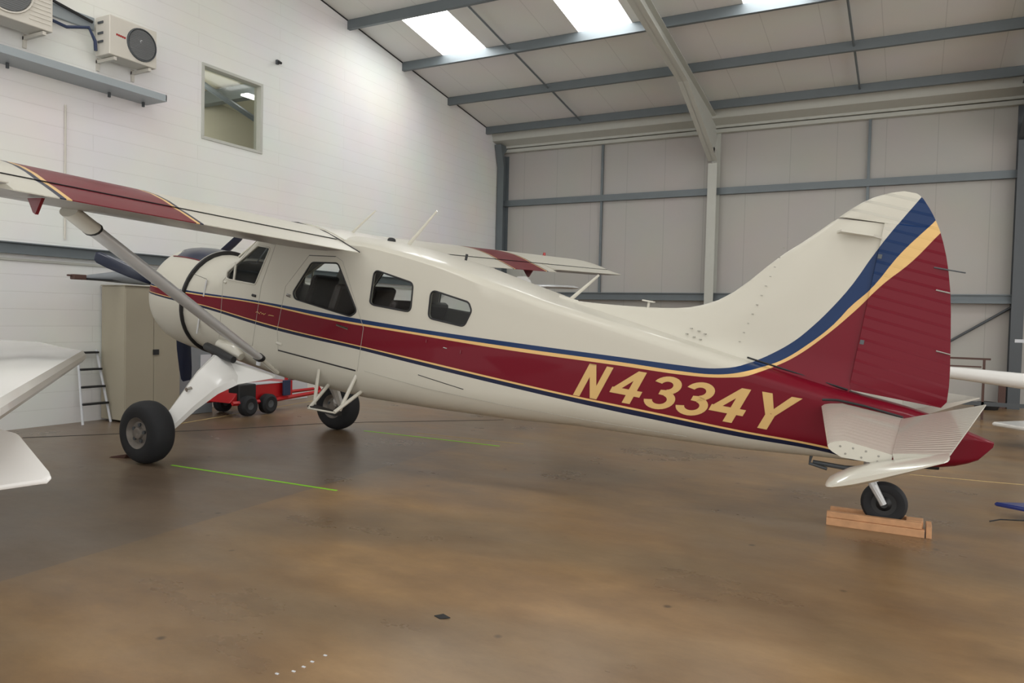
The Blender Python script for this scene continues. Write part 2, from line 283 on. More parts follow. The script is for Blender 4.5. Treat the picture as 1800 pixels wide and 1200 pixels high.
# block wall with a window opening
wy0,wy1,wz0,wz1=1.865,3.19,4.535,5.80
wb=MB()
def wallseg(y0,y1,z0,z1=None):
    x0=WX-.2;x1=WX
    za=ceilz(y0)+.2 if z1 is None else z1; zb=ceilz(y1)+.2 if z1 is None else z1
    wb.add([(x0,y0,z0),(x1,y0,z0),(x1,y1,z0),(x0,y1,z0),(x0,y0,za),(x1,y0,za),(x1,y1,zb),(x0,y1,zb)],[(0,3,2,1),(4,5,6,7),(0,1,5,4),(1,2,6,5),(2,3,7,6),(3,0,4,7)])
wallseg(YF,wy0,0); wallseg(wy0,wy1,0,wz0); wallseg(wy0,wy1,wz1); wallseg(wy1,WY+.2,0)
tag(wb.build('wall_left',M['block']),kind='structure')
tag(MB().box((WX-.2,WY,0),(XR,WY+.15,7.0)).build('wall_back',M['liner']),kind='structure')
# roof with rooflight openings, plus a second row added for its light
cb=MB(); YS=[WY+.2,7.40,5.52,YF]; sky=[(-.62,.49),(2.66,3.80),(5.92,7.05),(12.2,13.3),(15.5,16.6)]
def cq(x0,x1,y0,y1):
    cb.add([(x0,y0,ceilz(y0)),(x1,y0,ceilz(y0)),(x1,y1,ceilz(y1)),(x0,y1,ceilz(y1)),(x0,y0,ceilz(y0)+.1),(x1,y0,ceilz(y0)+.1),(x1,y1,ceilz(y1)+.1),(x0,y1,ceilz(y1)+.1)],[(0,3,2,1),(4,5,6,7),(0,1,5,4),(1,2,6,5),(2,3,7,6),(3,0,4,7)])
cq(WX-.2,XR,7.40,WY+.2); cq(WX-.2,XR,-1.6,5.52); cq(WX-.2,XR,YF,-3.5)
xs=[WX-.2]+[v for s in sky for v in s]+[XR]
for i in range(0,len(xs),2): cq(xs[i],xs[i+1],5.52,7.40); cq(xs[i],xs[i+1],-3.5,-1.6)
tag(cb.build('ceiling',M['roofliner']),kind='structure')
for i,(a,b_,ya,yb) in enumerate([(a,b_,5.5,7.42) for a,b_ in sky]+[(a,b_,-3.52,-1.58) for a,b_ in sky]):  # second row is out of view, added to brighten floor and left wall
    o=MB().box((a-.03,ya,0),(b_+.03,yb,.02))
    o.v=[(x,y,z+ceilz(y)+.06) for x,y,z in o.v]
    tag(o.build('window_%d'%(i+2),M['skylight']),kind='structure')
# office window frame, pane, and the room behind it
wf=MB()
for a,b_ in (((WX-.16,wy0,wz0),(WX+.02,wy1,wz0+.05)),((WX-.16,wy0,wz1-.05),(WX+.02,wy1,wz1)),((WX-.16,wy0,wz0+.05),(WX+.02,wy0+.05,wz1-.05)),((WX-.16,wy1-.05,wz0+.05),(WX+.02,wy1,wz1-.05))): wf.box(a,b_)
wfo=tag(wf.build('window_1',M['cream'],bevel=.005),kind='structure')
MB().box((WX-.10,wy0+.05,wz0+.05),(WX-.09,wy1-.05,wz1-.05)).build('pane',M['glass'],wfo)
tag(MB().box((-5.6,-1,4.0),(-5.5,8,8.5)).box((-5.5,7.9,4),(WX-.2,8,8.5)).box((-5.5,-1.1,4),(WX-.2,-1,8.5)).build('wall_office',M['officewall']),kind='structure')
oc=MB().add([(-5.6,-1,7.35),(WX-.2,-1,7.35),(WX-.2,8,6.1),(-5.6,8,6.1)],[(0,1,2,3)]); tag(oc.build('ceiling_office',M['officewall']),kind='structure')
tag(MB().box((-5.6,-1,3.9),(WX-.2,8,4.0)).build('floor_office',M['grey']),kind='structure')
tag(MB().box((-5.49,4.7,6.22),(WX-.21,4.9,6.5)).build('office_beam',M['steel']),'grey steel purlin crossing the room seen through the high window','beam')
tag(MB().tube([(-3.5,1.5,6.58),(-3.5,6.5,5.18)],.06,8).build('office_duct',M['steel']),'round grey pipe running under the ceiling behind the high window','pipe')
tag(MB().box((-3.6,4.35,6.13),(-3.4,4.7,6.16)).build('office_light',emis('office_lamp',(1,.97,.9),9)),'small lit ceiling lamp seen through the high window','lamp')

ol=D.lights.new('office_fill_light','AREA'); ol.energy=130; ol.color=(1,.95,.85); ol.size=1.2; olo=D.objects.new('office_fill_light',ol); COL.objects.link(olo); olo.location=(-2.9,2.2,5.9); olo.rotation_euler=(0,math.radians(60),0)  # added fill that brightens the office, set apart from the visible lamp
# purlins
PUR=[(11.25,'lowest roof purlin, just above the back wall'),(9.32,'second roof purlin up from the back wall'),(7.40,'third roof purlin, along the lower ends of the rooflights'),(5.50,'fourth roof purlin, along the upper ends of the rooflights')]
def cprof(y,z,h=.19,fw=.075,t=.012):
    # C section: web + flanges, in the y,z plane
    return [(y,z),(y+fw,z),(y+fw,z+t),(y+t,z+t),(y+t,z+h-t),(y+fw,z+h-t),(y+fw,z+h),(y,z+h)]
def ext_x(mb,prof,x0,x1): mb.prism([(x0,a,b_) for a,b_ in prof],(x1-x0,0,0)); return mb
for y,lab in PUR:
    z=ceilz(y)-.19
    tag(ext_x(MB(),[(y-.04,z),(y+.045,z),(y+.045,z+.03),(y-.028,z+.03),(y-.028,z+.16),(y+.045,z+.16),(y+.045,z+.19),(y-.04,z+.19)],WX,XR).build('roof_purlin',M['steel']),'grey steel '+lab,'purlin','roof purlins')
# eaves beam under the lowest purlin
tag(ext_x(MB(),[(11.62,6.62),(12.15,6.50),(12.15,6.44),(11.98,6.44),(11.98,6.50),(11.60,6.58),(11.55,6.80),(11.60,6.82)],WX,XR).build('trim_1',M['cream']),kind='structure')
tag(MB().box((WX,12.02,6.33),(XR,12.17,6.42)).build('trim_2',M['cream']),kind='structure')
tag(MB().prism([(WX,YF,ceilz(YF)-.025),(WX,WY,ceilz(WY)-.025),(WX,WY,ceilz(WY)),(WX,YF,ceilz(YF))],(.012,0,0)).build('trim_4',M['seal']),kind='structure')
# girts
def girt(name,a,b_,lab): tag(MB().box(a,b_).build(name,M['steel'],bevel=.01),lab,'rail','wall rails')
g=MB(); g.box((WX,12.05,4.82),(XR,12.19,4.85)).box((WX,12.05,4.85),(XR,12.07,4.96)).box((WX,12.05,4.96),(XR,12.19,4.985)); tag(g.build('wall_girt',M['steel']),'upper grey steel rail running along the back wall','rail','wall rails')
g=MB(); g.box((WX,12.0,2.19),(XR,12.19,2.22)).box((WX,12.05,2.22),(XR,12.07,2.36)).box((WX,12.0,2.36),(XR,12.19,2.385)).box((WX,11.98,2.19),(XR,12.0,2.25)); tag(g.build('wall_girt',M['steel']),'lower grey steel rail on the back wall, behind the aircraft fin','rail','wall rails')
g=MB(); g.box((WX,-12,2.36),(WX+.10,WY,2.38)).box((WX+.02,-12,2.38),(WX+.035,WY,2.50)).box((WX,-12,2.50),(WX+.10,WY,2.515)); tag(g.build('wall_girt',M['steel']),'grey steel rail on the white block wall behind the propeller','rail','wall rails')
tag(MB().box((WX+.001,-11.9,2.27),(WX+.03,11.7,2.30)).build('cable_conduit',M['cream']),'thin cream conduit just below the rail on the block wall','conduit')
# sag rods on the wall and roof
for x,lab in((1.37,'left-hand thin vertical tie on the back wall'),(7.83,'thin vertical tie on the back wall above the fin')):
    tag(MB().box((x-.03,12.1,2.385),(x+.03,12.15,4.82)).box((x-.03,12.1,4.985),(x+.03,12.15,6.33)).build('wall_tie',M['steel']),lab,'tie','wall ties')
for x,y0,y1,lab in((1.08,5.5,7.4,'thin roof tie beside the left rooflight'),(1.08,7.4,9.32,'thin roof tie between second and third purlins, left bay'),(1.08,9.32,11.25,'thin roof tie next to the back wall, left bay'),(7.65,7.4,9.32,'thin roof tie between second and third purlins, right bay'),(7.65,9.32,11.25,'thin roof tie next to the back wall, right bay')):
    tag(MB().tube([(x,y0+.05,ceilz(y0)-.1),(x,y1-.05,ceilz(y1)-.1)],.022,8).build('roof_tie',M['steel']),lab,'tie','roof ties')
# portal frames: column + haunched rafter
def portal(xc,lab,mi,cat='frame'):
    t=empty('portal_frame',(xc,11.9,0),lab,cat,'portal frames'); hw=.11
    # column: I section, front flange, web, back flange
    c=MB().box((-hw,-.10,0),(hw,-.085,5.55)).box((-.006,-.085,0),(.006,.22,5.95)).box((-hw,.22,0),(hw,.235,6.4)); c.build('column',mi,t)
    r=MB(); d=.30
    def rz(y): return ceilz(y)-.20
    # rafter flanges and web (haunch deepens to the column)
    Y0,Y1,Y2=YF,9.0,11.80
    up=[(Y0,rz(Y0)),(12.1,rz(12.1))]; low=[(Y0,rz(Y0)-d),(Y1,rz(Y1)-d),(Y2,5.60)]
    r.prism([(-.006,y-11.9,z) for y,z in low]+[(-.006,.2,6.2),(-.006,.2,rz(12.1))]+[(-.006,Y0-11.9,rz(Y0))],(.012,0,0))
    def flange(y0,z0,y1,z1):
        r.prism([(-hw,y0-11.9,z0),(-hw,y1-11.9,z1),(-hw,y1-11.9,z1+.016),(-hw,y0-11.9,z0+.016)],(2*hw,0,0))
    flange(*up[0],*up[1]); flange(*low[0],*low[1]); flange(*low[1],*low[2])
    r.build('rafter',mi,t)
    return t
portal(4.38,'cream steel column and sloping rafter in the middle of the back wall',M['cream'])
portal(10.74,'steel column and rafter at the right-hand edge of the picture',M['steeldark'])
t=empty('corner_column',(WX+.13,11.98,0),'dark steel column in the corner beside the white block wall','column')
MB().box((-.1,-.12,0),(.1,-.105,6.25)).box((-.006,-.105,0),(.006,.18,6.25)).box((-.1,.18,0),(.1,.2,6.25)).build('column',M['steel'],t)
MB().prism([(-.1,-.12,6.25),(-.1,-.12,5.9),(-.1,-.30,6.5),(-.1,.18,6.5)],(.2,0,0)).build('haunch',M['steel'],t)
tag(MB().tube([(9.3,12.1,1.18),(10.66,12.1,2.12)],.028,8).build('wall_brace',M['steeldark']),'thin diagonal brace low on the back wall right of the rudder','brace')

# ------------------------------------------------------------------ aircraft
Z0=1.9345; AL=.1583
root=empty('light_aircraft',(0,0,0)); root.location=(1.62,0,0)
tag(root,'white high-wing taildragger aircraft with maroon stripe lettered N4334Y','aircraft')
def P(mb,name,mats,parent=None,smooth=None,bevel=0,label=None):
    o=mb.build(name,mats,parent or root,smooth,bevel)
    if parent is None or parent is root: o.location=(-1.62,0,Z0); o.rotation_euler=(0,AL,0)
    if label: o['label']=label
    return o
WXs=[.3,1.0,1.6,2.2,4.2,8.4,8.9,9.25,9.42,9.52]; WWs=[.5,.63,.63,.64,.64,.24,.165,.115,.085,.02]
def W(x): return smoothi(x,WXs,WWs)
TX=[1.06,1.4,1.62,2.2,2.45,3.72,4.2,4.7,5.1,5.5,5.8,6.6,7.1,7.66,8.49,8.85,9.1,9.32,9.44,9.52]; TZ=[.62,.60,.60,1.03,1.12,1.13,1.10,1.045,.97,.90,.845,.75,.69,.62,.525,.51,.475,.415,.39,.37]
BX=[1.06,1.6,2.6,3.1,3.8,4.3,4.75,5.6,6.27,7.0,7.72,8.28,8.9,9.16,9.34,9.44,9.52]; BZ=[-.62,-.635,-.63,-.61,-.585,-.53,-.485,-.385,-.29,-.22,-.145,-.06,.03,.075,.145,.215,.33]
def rT(x): return interp(x,[1.06,1.62,2.2,3.72,6,8,9.2,9.5],[.60,.34,.18,.10,.10,.11,.08,.01])
def rB(x): return interp(x,[1.06,1.62,2.6,4.5,7,8.3,9.2,9.5],[.60,.5,.34,.30,.24,.18,.085,.01])
def section(x,off=0):
    w_=W(x)-off; zt=interp(x,TX,TZ)-off; zb=interp(x,BX,BZ)+off; h=zt-zb
    a=min(rT(x),w_*.98,h*.49); b=min(rB(x),w_*.98,h*.49); pts=[]
    cr=interp(x,[2.2,3.7,4.6,5.5,6.5,8],[.05,.08,.075,.04,.03,.02])
    half=[]
    for k in range(5): half.append((-(w_-a)*k/5,zt))
    for k in range(9):
        t=math.pi/2*k/8; half.append((-(w_-a)-a*math.sin(t),zt-a+a*math.cos(t)))
    for k in range(1,9): half.append((-w_,zt-a+(zb+b-zt+a)*k/9))
    for k in range(9):
        t=math.pi/2*k/8; half.append((-(w_-b)-b*math.cos(t),zb+b-b*math.sin(t)))
    for k in range(1,6): half.append((-(w_-b)*(1-k/5),zb))
    half=[(y,z-cr*(abs(y)/w_)**2*max(0,(z-(zt-a-.02))/(a+.02)) if z>zt-a else z) for y,z in half]
    full=half+[(-y,z) for y,z in reversed(half[1:-1])]
    return [Vector((x,y,z)) for y,z in full]
xsF=sorted(set([1.06,1.15,1.3,1.45,1.62]+[1.62+.58*i/8 for i in range(9)]+[2.2+.1*i for i in range(16)]+[3.7+.15*i for i in range(32)]+[8.6,8.75,8.9,9.0,9.1,9.2,9.3,9.38,9.44,9.49,9.52]))
fus=MB().loft([section(x) for x in xsF],0,True)
fo=fus.build('fuselage',[M['body'],M['interior']],None,None)
inner=MB().loft([section(x,.03) for x in [1.66,1.9,2.2,2.5,3,3.6,4.2,4.8,5.3]],0,True); inner.m=[1]*len(inner.m)
io=inner.build('t',[M['body'],M['interior']])
def roundpoly(poly,r,n=5):
    out=[]; N=len(poly)
    for i in range(N):
        p=Vector(poly[i]); a=Vector(poly[i-1]); c=Vector(poly[(i+1)%N]); ua=(a-p).normalized(); uc=(c-p).normalized()
        ang=ua.angle(uc); d=min(r/math.tan(ang/2),(a-p).length*.45,(c-p).length*.45)
        p0=p+ua*d; p1=p+uc*d
        for k in range(n+1):
            t=k/n; out.append(p0*(1-t)**2+p*2*t*(1-t)+p1*t*t)
    return out
WIN=[('side_window',roundpoly([(1.752,.392),(1.80,.385),(2.235,.395),(2.40,.84),(2.20,.835),(1.752,.47)],.03)),
     ('cabin_window',roundpoly([(2.82,.40),(3.035,.765),(3.40,.81),(3.745,.35),(3.665,.285),(2.86,.335)],.07)),
     ('rear_window',roundpoly([(3.895,.47),(3.895,.815),(4.40,.755),(4.42,.465),(3.95,.455)],.06)),
     ('rear_window',roundpoly([(4.635,.445),(4.62,.725),(5.06,.675),(5.105,.60),(5.05,.435)],.06))]
cut=MB()
for _,p in WIN: cut.prism([(q.x,-1.2,q.y) for q in p],(0,2.4,0))
# windscreen: two panes in the sloping front face
ws0=Vector((1.66,0,.63)); ws1=Vector((2.17,0,1.008)); dirw=(ws1-ws0).normalized(); nrm=Vector((-dirw.z,0,dirw.x))
def wsp(s,y): 
    return ws0+(ws1-ws0)*s+Vector((0,y,0))
for sg in(-1,1):
    q=roundpoly([(.04,.03*sg),(.04,.43*sg),(.96,.47*sg),(.96,.03*sg)],.03)
    pts=[wsp(a.x,a.y)-nrm*.15 for a in q]; cut.prism(pts,nrm*.3)
co=cut.build('t2',M['seal'])
def boolean(target,cutter):
    m=target.modifiers.new('b','BOOLEAN'); m.operation='DIFFERENCE'; m.solver='EXACT'; m.object=cutter
    dg=bpy.context.evaluated_depsgraph_get(); dg.update()
    me=D.meshes.new_from_object(target.evaluated_get(dg)); target.modifiers.clear(); target.data=me
boolean(fo,io); boolean(fo,co)
D.objects.remove(io); D.objects.remove(co)
fo.data.polygons.foreach_set('use_smooth',[True]*len(fo.data.polygons)); fo.data.set_sharp_from_angle(angle=math.radians(32))
fo.parent=root; fo.location=(-1.62,0,Z0); fo.rotation_euler=(0,AL,0)
def ringbar(poly3,r=.008,n=6):
    mb=MB(); N=len(poly3); rings=[]
    c=sum((Vector(p) for p in poly3),Vector())/N
    for i in range(N+1):
        p=Vector(poly3[i%N]); a=Vector(poly3[i-1]); b_=Vector(poly3[(i+1)%N]); t=(b_-a).normalized(); o=(p-c); e=(o-t*o.dot(t)).normalized(); g=t.cross(e)
        rings.append([p+e*r*math.cos(2*math.pi*k/n)+g*r*math.sin(2*math.pi*k/n) for k in range(n)])
    return mb.loft(rings,0,False)
for name,p in WIN:
    for sg in(-1,1):
        pts=[Vector((q.x,sg*(W(q.x)-.012),q.y)) for q in p]
        w_=P(MB().prism(pts,(0,sg*.004,0)),name,M['glass'])
        P(ringbar([Vector((q.x,sg*(W(q.x)+.001),q.y)) for q in p],.009),'window_seal',M['seal'] if name!='side_window' else M['white'],w_)
for sg in(-1,1):
    q=roundpoly([(.04,.03*sg),(.04,.43*sg),(.96,.47*sg),(.96,.03*sg)],.03)
    g=P(MB().prism([wsp(a.x,a.y)-nrm*.012 for a in q],nrm*.004),'windscreen',M['glass'])
    P(ringbar([wsp(a.x,a.y)+nrm*.004 for a in q],.012),'windscreen_frame',M['white'],g)
for sg in(-1,1): P(MB().box((1.865,sg*.625,.39),(1.89,sg*.64,.60)),'window_divider',M['white'])
# cabin contents seen through the windows
def seat(x,y,z=-.15):
    s=MB().box((x-.22,y-.21,z),(x+.22,y+.21,z+.12)); b=MB()
    b.prism([(x+.16,y-.21,z+.05),(x+.28,y-.21,z+.05),(x+.40,y-.18,z+.72),(x+.30,y-.18,z+.74)],(0,.42,0))
    a=P(s,'seat',M['leather'],bevel=.03); P(b,'seat_back',M['leather'],a,bevel=.04)
for x in(2.05,2.95): 
    for y in(-.3,.3): seat(x,y)
for y in(-.3,.3): seat(3.72,y,-.2)
P(MB().box((1.66,-.56,.28),(1.78,.56,.50)),'instrument_panel',M['black'],bevel=.02)
# cowling
cw=MB().lathe([(.36,.40),(.30,.43),(.275,.48),(.285,.53),(.33,.575),(.42,.615),(.56,.645),(.75,.66),(.92,.66),(1.03,.652),(1.03,.64),(.9,.63),(.6,.60),(.4,.50),(.36,.40)],n=72)
cwm,nt,b=newmat('cowling_paint'); 
cwo=P(cw,'engine_cowling',M['body'],smooth=35)
# dark anti-glare patch on the cowling top
ag=MB(); n=14; rows=[]
for (x,r) in [(.45,.627),(.56,.648),(.75,.663),(.92,.663),(1.02,.656)]:
    hw=.36 if x>.5 else .2
    rows.append([Vector((x,r*math.sin(a),r*math.cos(a))) for a in [(-hw+2*hw*k/n)/.66*1.25 for k in range(n+1)]])
v=[p for r in rows for p in r]; f=[(i*(n+1)+k,i*(n+1)+k+1,(i+1)*(n+1)+k+1,(i+1)*(n+1)+k) for i in range(len(rows)-1) for k in range(n)]
P(ag.add(v,f),'antiglare_panel',M['navy'],cwo,smooth=40)
for sg in(-1,1):
    P(MB().tube([Vector((x,sg*r*math.sin(.69),r*math.cos(.69))) for x,r in [(.5,.642),(.56,.652),(.75,.666),(.92,.666),(1.02,.658)]],.008,6),'antiglare_edge',M['maroon'],cwo)
P(MB().lathe([(1.03,.645),(1.035,.668),(1.05,.672),(1.062,.668),(1.065,.60),(1.0,.55)],n=72),'cowl_exit_lip',M['seal'],smooth=60)
P(MB().lathe([(1.02,.655),(1.022,.668),(1.032,.668),(1.034,.65)],n=72),'cowl_edge_strip',M['white'],smooth=60)
# engine behind the propeller
eng=MB().lathe([(.30,.0),(.30,.10),(.36,.16),(.55,.18),(.75,.18)],n=24)
eo=P(eng,'engine_case',M['grey'],smooth=40)
for k in range(9):
    a=2*math.pi*k/9; d=Vector((0,math.sin(a),math.cos(a))); c=Vector((.58,0,0))
    P(MB().tube([c+d*.15,c+d*.50],.075,12),'cylinder',M['steeldark'],eo)
# propeller
HX=.16; pr=P(MB().lathe([(.08,.0),(.08,.05),(.12,.075),(.24,.085),(.30,.06),(.30,0)],n=24),'propeller_hub',M['black'],smooth=40)
for k in range(3):
    a=2.8598-.02+k*2*math.pi/3; d=Vector((0,math.cos(a),math.sin(a))); tdir=Vector((0,-math.sin(a),math.cos(a))); rings=[]
    for r,ch,th,tw in [(.08,.05,.045,1.0),(.25,.07,.035,.8),(.45,.16,.024,.62),(.8,.185,.016,.42),(1.1,.17,.011,.32),(1.24,.145,.008,.28),(1.279,.10,.005,.27)]:
        cdir=(tdir*math.cos(tw)+Vector((1,0,0))*math.sin(tw)); nd=d.cross(cdir); c=Vector((HX,0,0))+d*r
        rings.append([c+cdir*ch/1.0*.5*math.cos(q)*1.0+nd*th*math.sin(q) for q in [2*math.pi*i/12 for i in range(12)]])
    P(MB().loft(rings),'propeller_blade',M['navy'],pr,smooth=40)
# wings
UP=[(2.12,.985),(2.135,1.025),(2.18,1.06),(2.26,1.092),(2.4,1.118),(2.58,1.134),(2.76,1.139),(2.95,1.132),(3.12,1.112),(3.28,1.077),(3.405,1.038)]
LO=[(3.405,.925),(3.2,.895),(2.95,.878),(2.7,.868),(2.45,.872),(2.27,.893),(2.17,.925),(2.13,.955)]
FLU=[(3.42,1.028),(3.50,1.008),(3.60,.978),(3.718,.941)]; FLL=[(3.718,.934),(3.60,.935),(3.5,.928),(3.42,.925)]
AIU=[(3.42,1.028),(3.50,1.016),(3.60,1.000),(3.715,.982)]; AIL=[(3.715,.974),(3.6,.955),(3.5,.938),(3.42,.925)]
dih=.0316
def wing(sg):
    prof=UP+LO; rings=[]
    for y in [.55,1,1.5,2,2.5,3,3.5,4,4.5,5,5.5,6,6.5,6.9]: rings.append([Vector((x,sg*y,z+dih*y)) for x,z in prof])
    for y,s,t in [(7.05,.97,.9),(7.18,.90,.7),(7.27,.80,.42),(7.31,.66,.12)]:
        rings.append([Vector((2.90+(x-2.90)*s,sg*y,1.0+(z-1.0)*t+dih*y)) for x,z in prof])
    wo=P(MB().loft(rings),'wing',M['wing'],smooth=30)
    for nm,pu,pl,y0,y1 in(('flap',FLU,FLL,.70,4.08),('aileron',AIU,AIL,4.11,7.0)):
        rings=[[Vector((x,sg*y,z+dih*y)) for x,z in pu+pl] for y in [y0+(y1-y0)*k/8 for k in range(9)]]
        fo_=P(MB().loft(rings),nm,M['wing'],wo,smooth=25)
        for yy in ((3.74,) if nm=='flap' else ()):
            P(MB().prism([(3.30,sg*yy,.90+dih*yy),(3.47,sg*yy,.92+dih*yy),(3.46,sg*yy,.90+dih*yy),(3.41,sg*yy,.80+dih*yy),(3.38,sg*yy,.81+dih*yy)],(0,sg*.022,0)),'hinge_bracket',M['maroon'],fo_)
    P(MB().tube([(3.41,sg*.72,1.036+.023),(3.41,sg*7.0,1.033+dih*7.0)],.0045,6),'hinge_gap',M['seal'],wo)
    P(MB().tube([(2.6,sg*5.8,1.13+dih*5.8),(2.6,sg*5.8,1.19+dih*5.8)],[.03,.02],12),'wing_lamp',M['lamp'],wo)
    if sg<0: pass
    # strut
    a=Vector((2.742,sg*.64,-.52)); r1=Vector((2.735,sg*.93,-.335)); b_=Vector((2.735,sg*3.13,.955)); c=a.lerp(b_,.88)
    st=P(MB().tube([r1,a.lerp(b_,.3),a.lerp(b_,.7),a.lerp(b_,.93)],[.036,.046,.052,.052],16,flat=1.9,up=(0,0,1)),'wing_strut',M['alu'],smooth=60)
    P(MB().tube([a,r1],.024,10,flat=1.3),'strut_end',M['white'],st)
    P(MB().tube([r1-(b_-a)*.008,r1+(b_-a)*.006],.046,14,flat=1.7),'strut_collar',M['black'],st)
    P(MB().tube([a.lerp(b_,.915),b_],[.062,.06],16,flat=1.9,up=(0,0,1)),'strut_cuff',M['white'],st,smooth=60)
    P(MB().tube([a.lerp(b_,.912),a.lerp(b_,.918)],.065,14,flat=1.9),'strut_seal',M['black'],st)
    return wo
wing(-1); wing(1)
# wing centre fairing
P(MB().loft([[Vector((x,y,z+.01+dih*.6)) for x,z in UP+LO] for y in(-.6,-.3,0,.3,.6)]),'wing_centre_section',M['white'],smooth=30)
P(MB().tube([(2.3,-.66,1.13),(2.8,-.68,1.165),(3.2,-.69,1.12),(3.42,-.70,1.062),(3.72,-.70,.966)],.006,6),'wing_root_gap',M['seal'])
# fin and rudder
FX=[5.70,5.825,6.182,6.635,6.954,7.2,7.422,7.582,7.74,7.899,8.098]; FZ=[.83,.845,.869,.915,.965,1.055,1.22,1.406,1.577,1.72,1.922]
def fin():
    cols=[]; xs=[5.7+.12*i for i in range(20)]+[8.06,8.1,8.15,8.25,8.35,8.462]
    N=14; L=[];R=[]
    for x in xs:
        top=smoothi(x,FX,FZ) if x<8.098 else 1.912
        base=interp(x,TX,TZ)-.06; tmax=.075*min(1,(8.62-x)/.5+.25) if x>8.1 else .075
        col=[]
        for k in range(N+1):
            z=top-(top-base)*(k/N)**1.6; dd=top-z
            xle=smoothi(z,FZ,FX) if z<FZ[-1] else FX[-1]
            t=tmax*min(1,math.sqrt(max(0,min(dd if x<8.1 else 9,(x-xle)*.8))/.30))
            fl_=max(0,1-(z-base)/.16); t+=.06*fl_**2
            t=min(t,W(x)*.9)
            if x<8.1 and k==0: t=.002
            col.append((z,t))
        cols.append((x,col))
    v=[];f=[]
    for s in(-1,1):
        b0=len(v)
        for x,col in cols:
            for z,t in col: v.append((x,s*t,z))
        for i in range(len(cols)-1):
            for k in range(N): 
                a=b0+i*(N+1)+k; f.append((a,a+1,a+N+2,a+N+1))
    m=len(cols)*(N+1)
    for i in range(len(cols)-1): f.append((i*(N+1),(i+1)*(N+1),m+(i+1)*(N+1),m+i*(N+1)))
    e=(len(cols)-1)*(N+1)
    for k in range(N): f.append((e+k,e+k+1,m+e+k+1,m+e+k))
    return MB().add(v,f)
fino=P(fin(),'fin',M['body'],smooth=50)
RT=[(8.545,2.188),(8.636,2.179),(8.724,2.099),(8.807,1.983),(8.869,1.869),(8.946,1.678),(9.02,1.42),(9.089,1.07),(9.147,.72),(9.156,.60),(9.125,.547)]
def rte(z): return smoothi(-z,[-q[1] for q in RT],[q[0] for q in RT])
def rle(z):
    if z<1.915: return 8.455
    return smoothi(z,[1.925,2.0,2.086,2.162,2.188],[8.103,8.18,8.285,8.44,8.545])
zs=[.547,.6,.72,.85,1.0,1.15,1.3,1.45,1.6,1.72,1.82,1.9,1.914,1.926,1.97,2.02,2.07,2.11,2.14,2.165,2.18,2.187]
rings=[]
for z in zs:
    a,b_=rle(z),rte(z); tm=.062*min(1,math.sqrt(max(.0,2.195-z)/.22)); ring=[]
    us=[0,.02,.08,.2,.4,.65,.9,1]
    def th(u): 
        return tm*(min(1,math.sqrt(u/.12)) if z>1.915 else 1)*(1-max(0,(u-.15))/.85*.93)
    ring=[Vector((a+(b_-a)*u,-th(u)-.001,z)) for u in us]+[Vector((a+(b_-a)*u,th(u)+.001,z)) for u in reversed(us)]
    rings.append(ring)
rud=P(MB().loft(rings),'rudder',M['ribbed_body'],smooth=35)
P(MB().tube([(7.62,-.10,.645),(8.0,-.10,.60),(8.45,-.09,.545)],.008,6),'fin_base_seal',M['seal'],fino)
for z,c in((1.62,M['steeldark']),(1.45,M['chrome']),(.98,M['chrome'])):
    P(MB().tube([(rte(z)-.10,-.02,z),(rte(z)+(.12 if z>1.5 else .0),-.02,z-.01)],.006,6),'static_wick',c,rud)
for q in (((8.462,-.068,.93),(8.492,-.05,.965)),((8.458,-.068,1.63),(8.488,-.05,1.665))): P(MB().box(*q),'rudder_hinge',M['steeldark'],rud)
P(MB().prism([(8.12,-.07,1.79),(8.16,-.16,1.80),(8.40,-.17,1.79),(8.46,-.07,1.785)],(0,0,.016)),'vor_antenna',M['white'],fino)
P(MB().prism([(8.12,.07,1.79),(8.16,.16,1.80),(8.40,.17,1.79),(8.46,.07,1.785)],(0,0,.016)),'vor_antenna',M['white'],fino)
P(MB().box((7.83,-.01,1.63),(7.86,.01,1.65)),'fin_lamp',M['lamp'],fino)
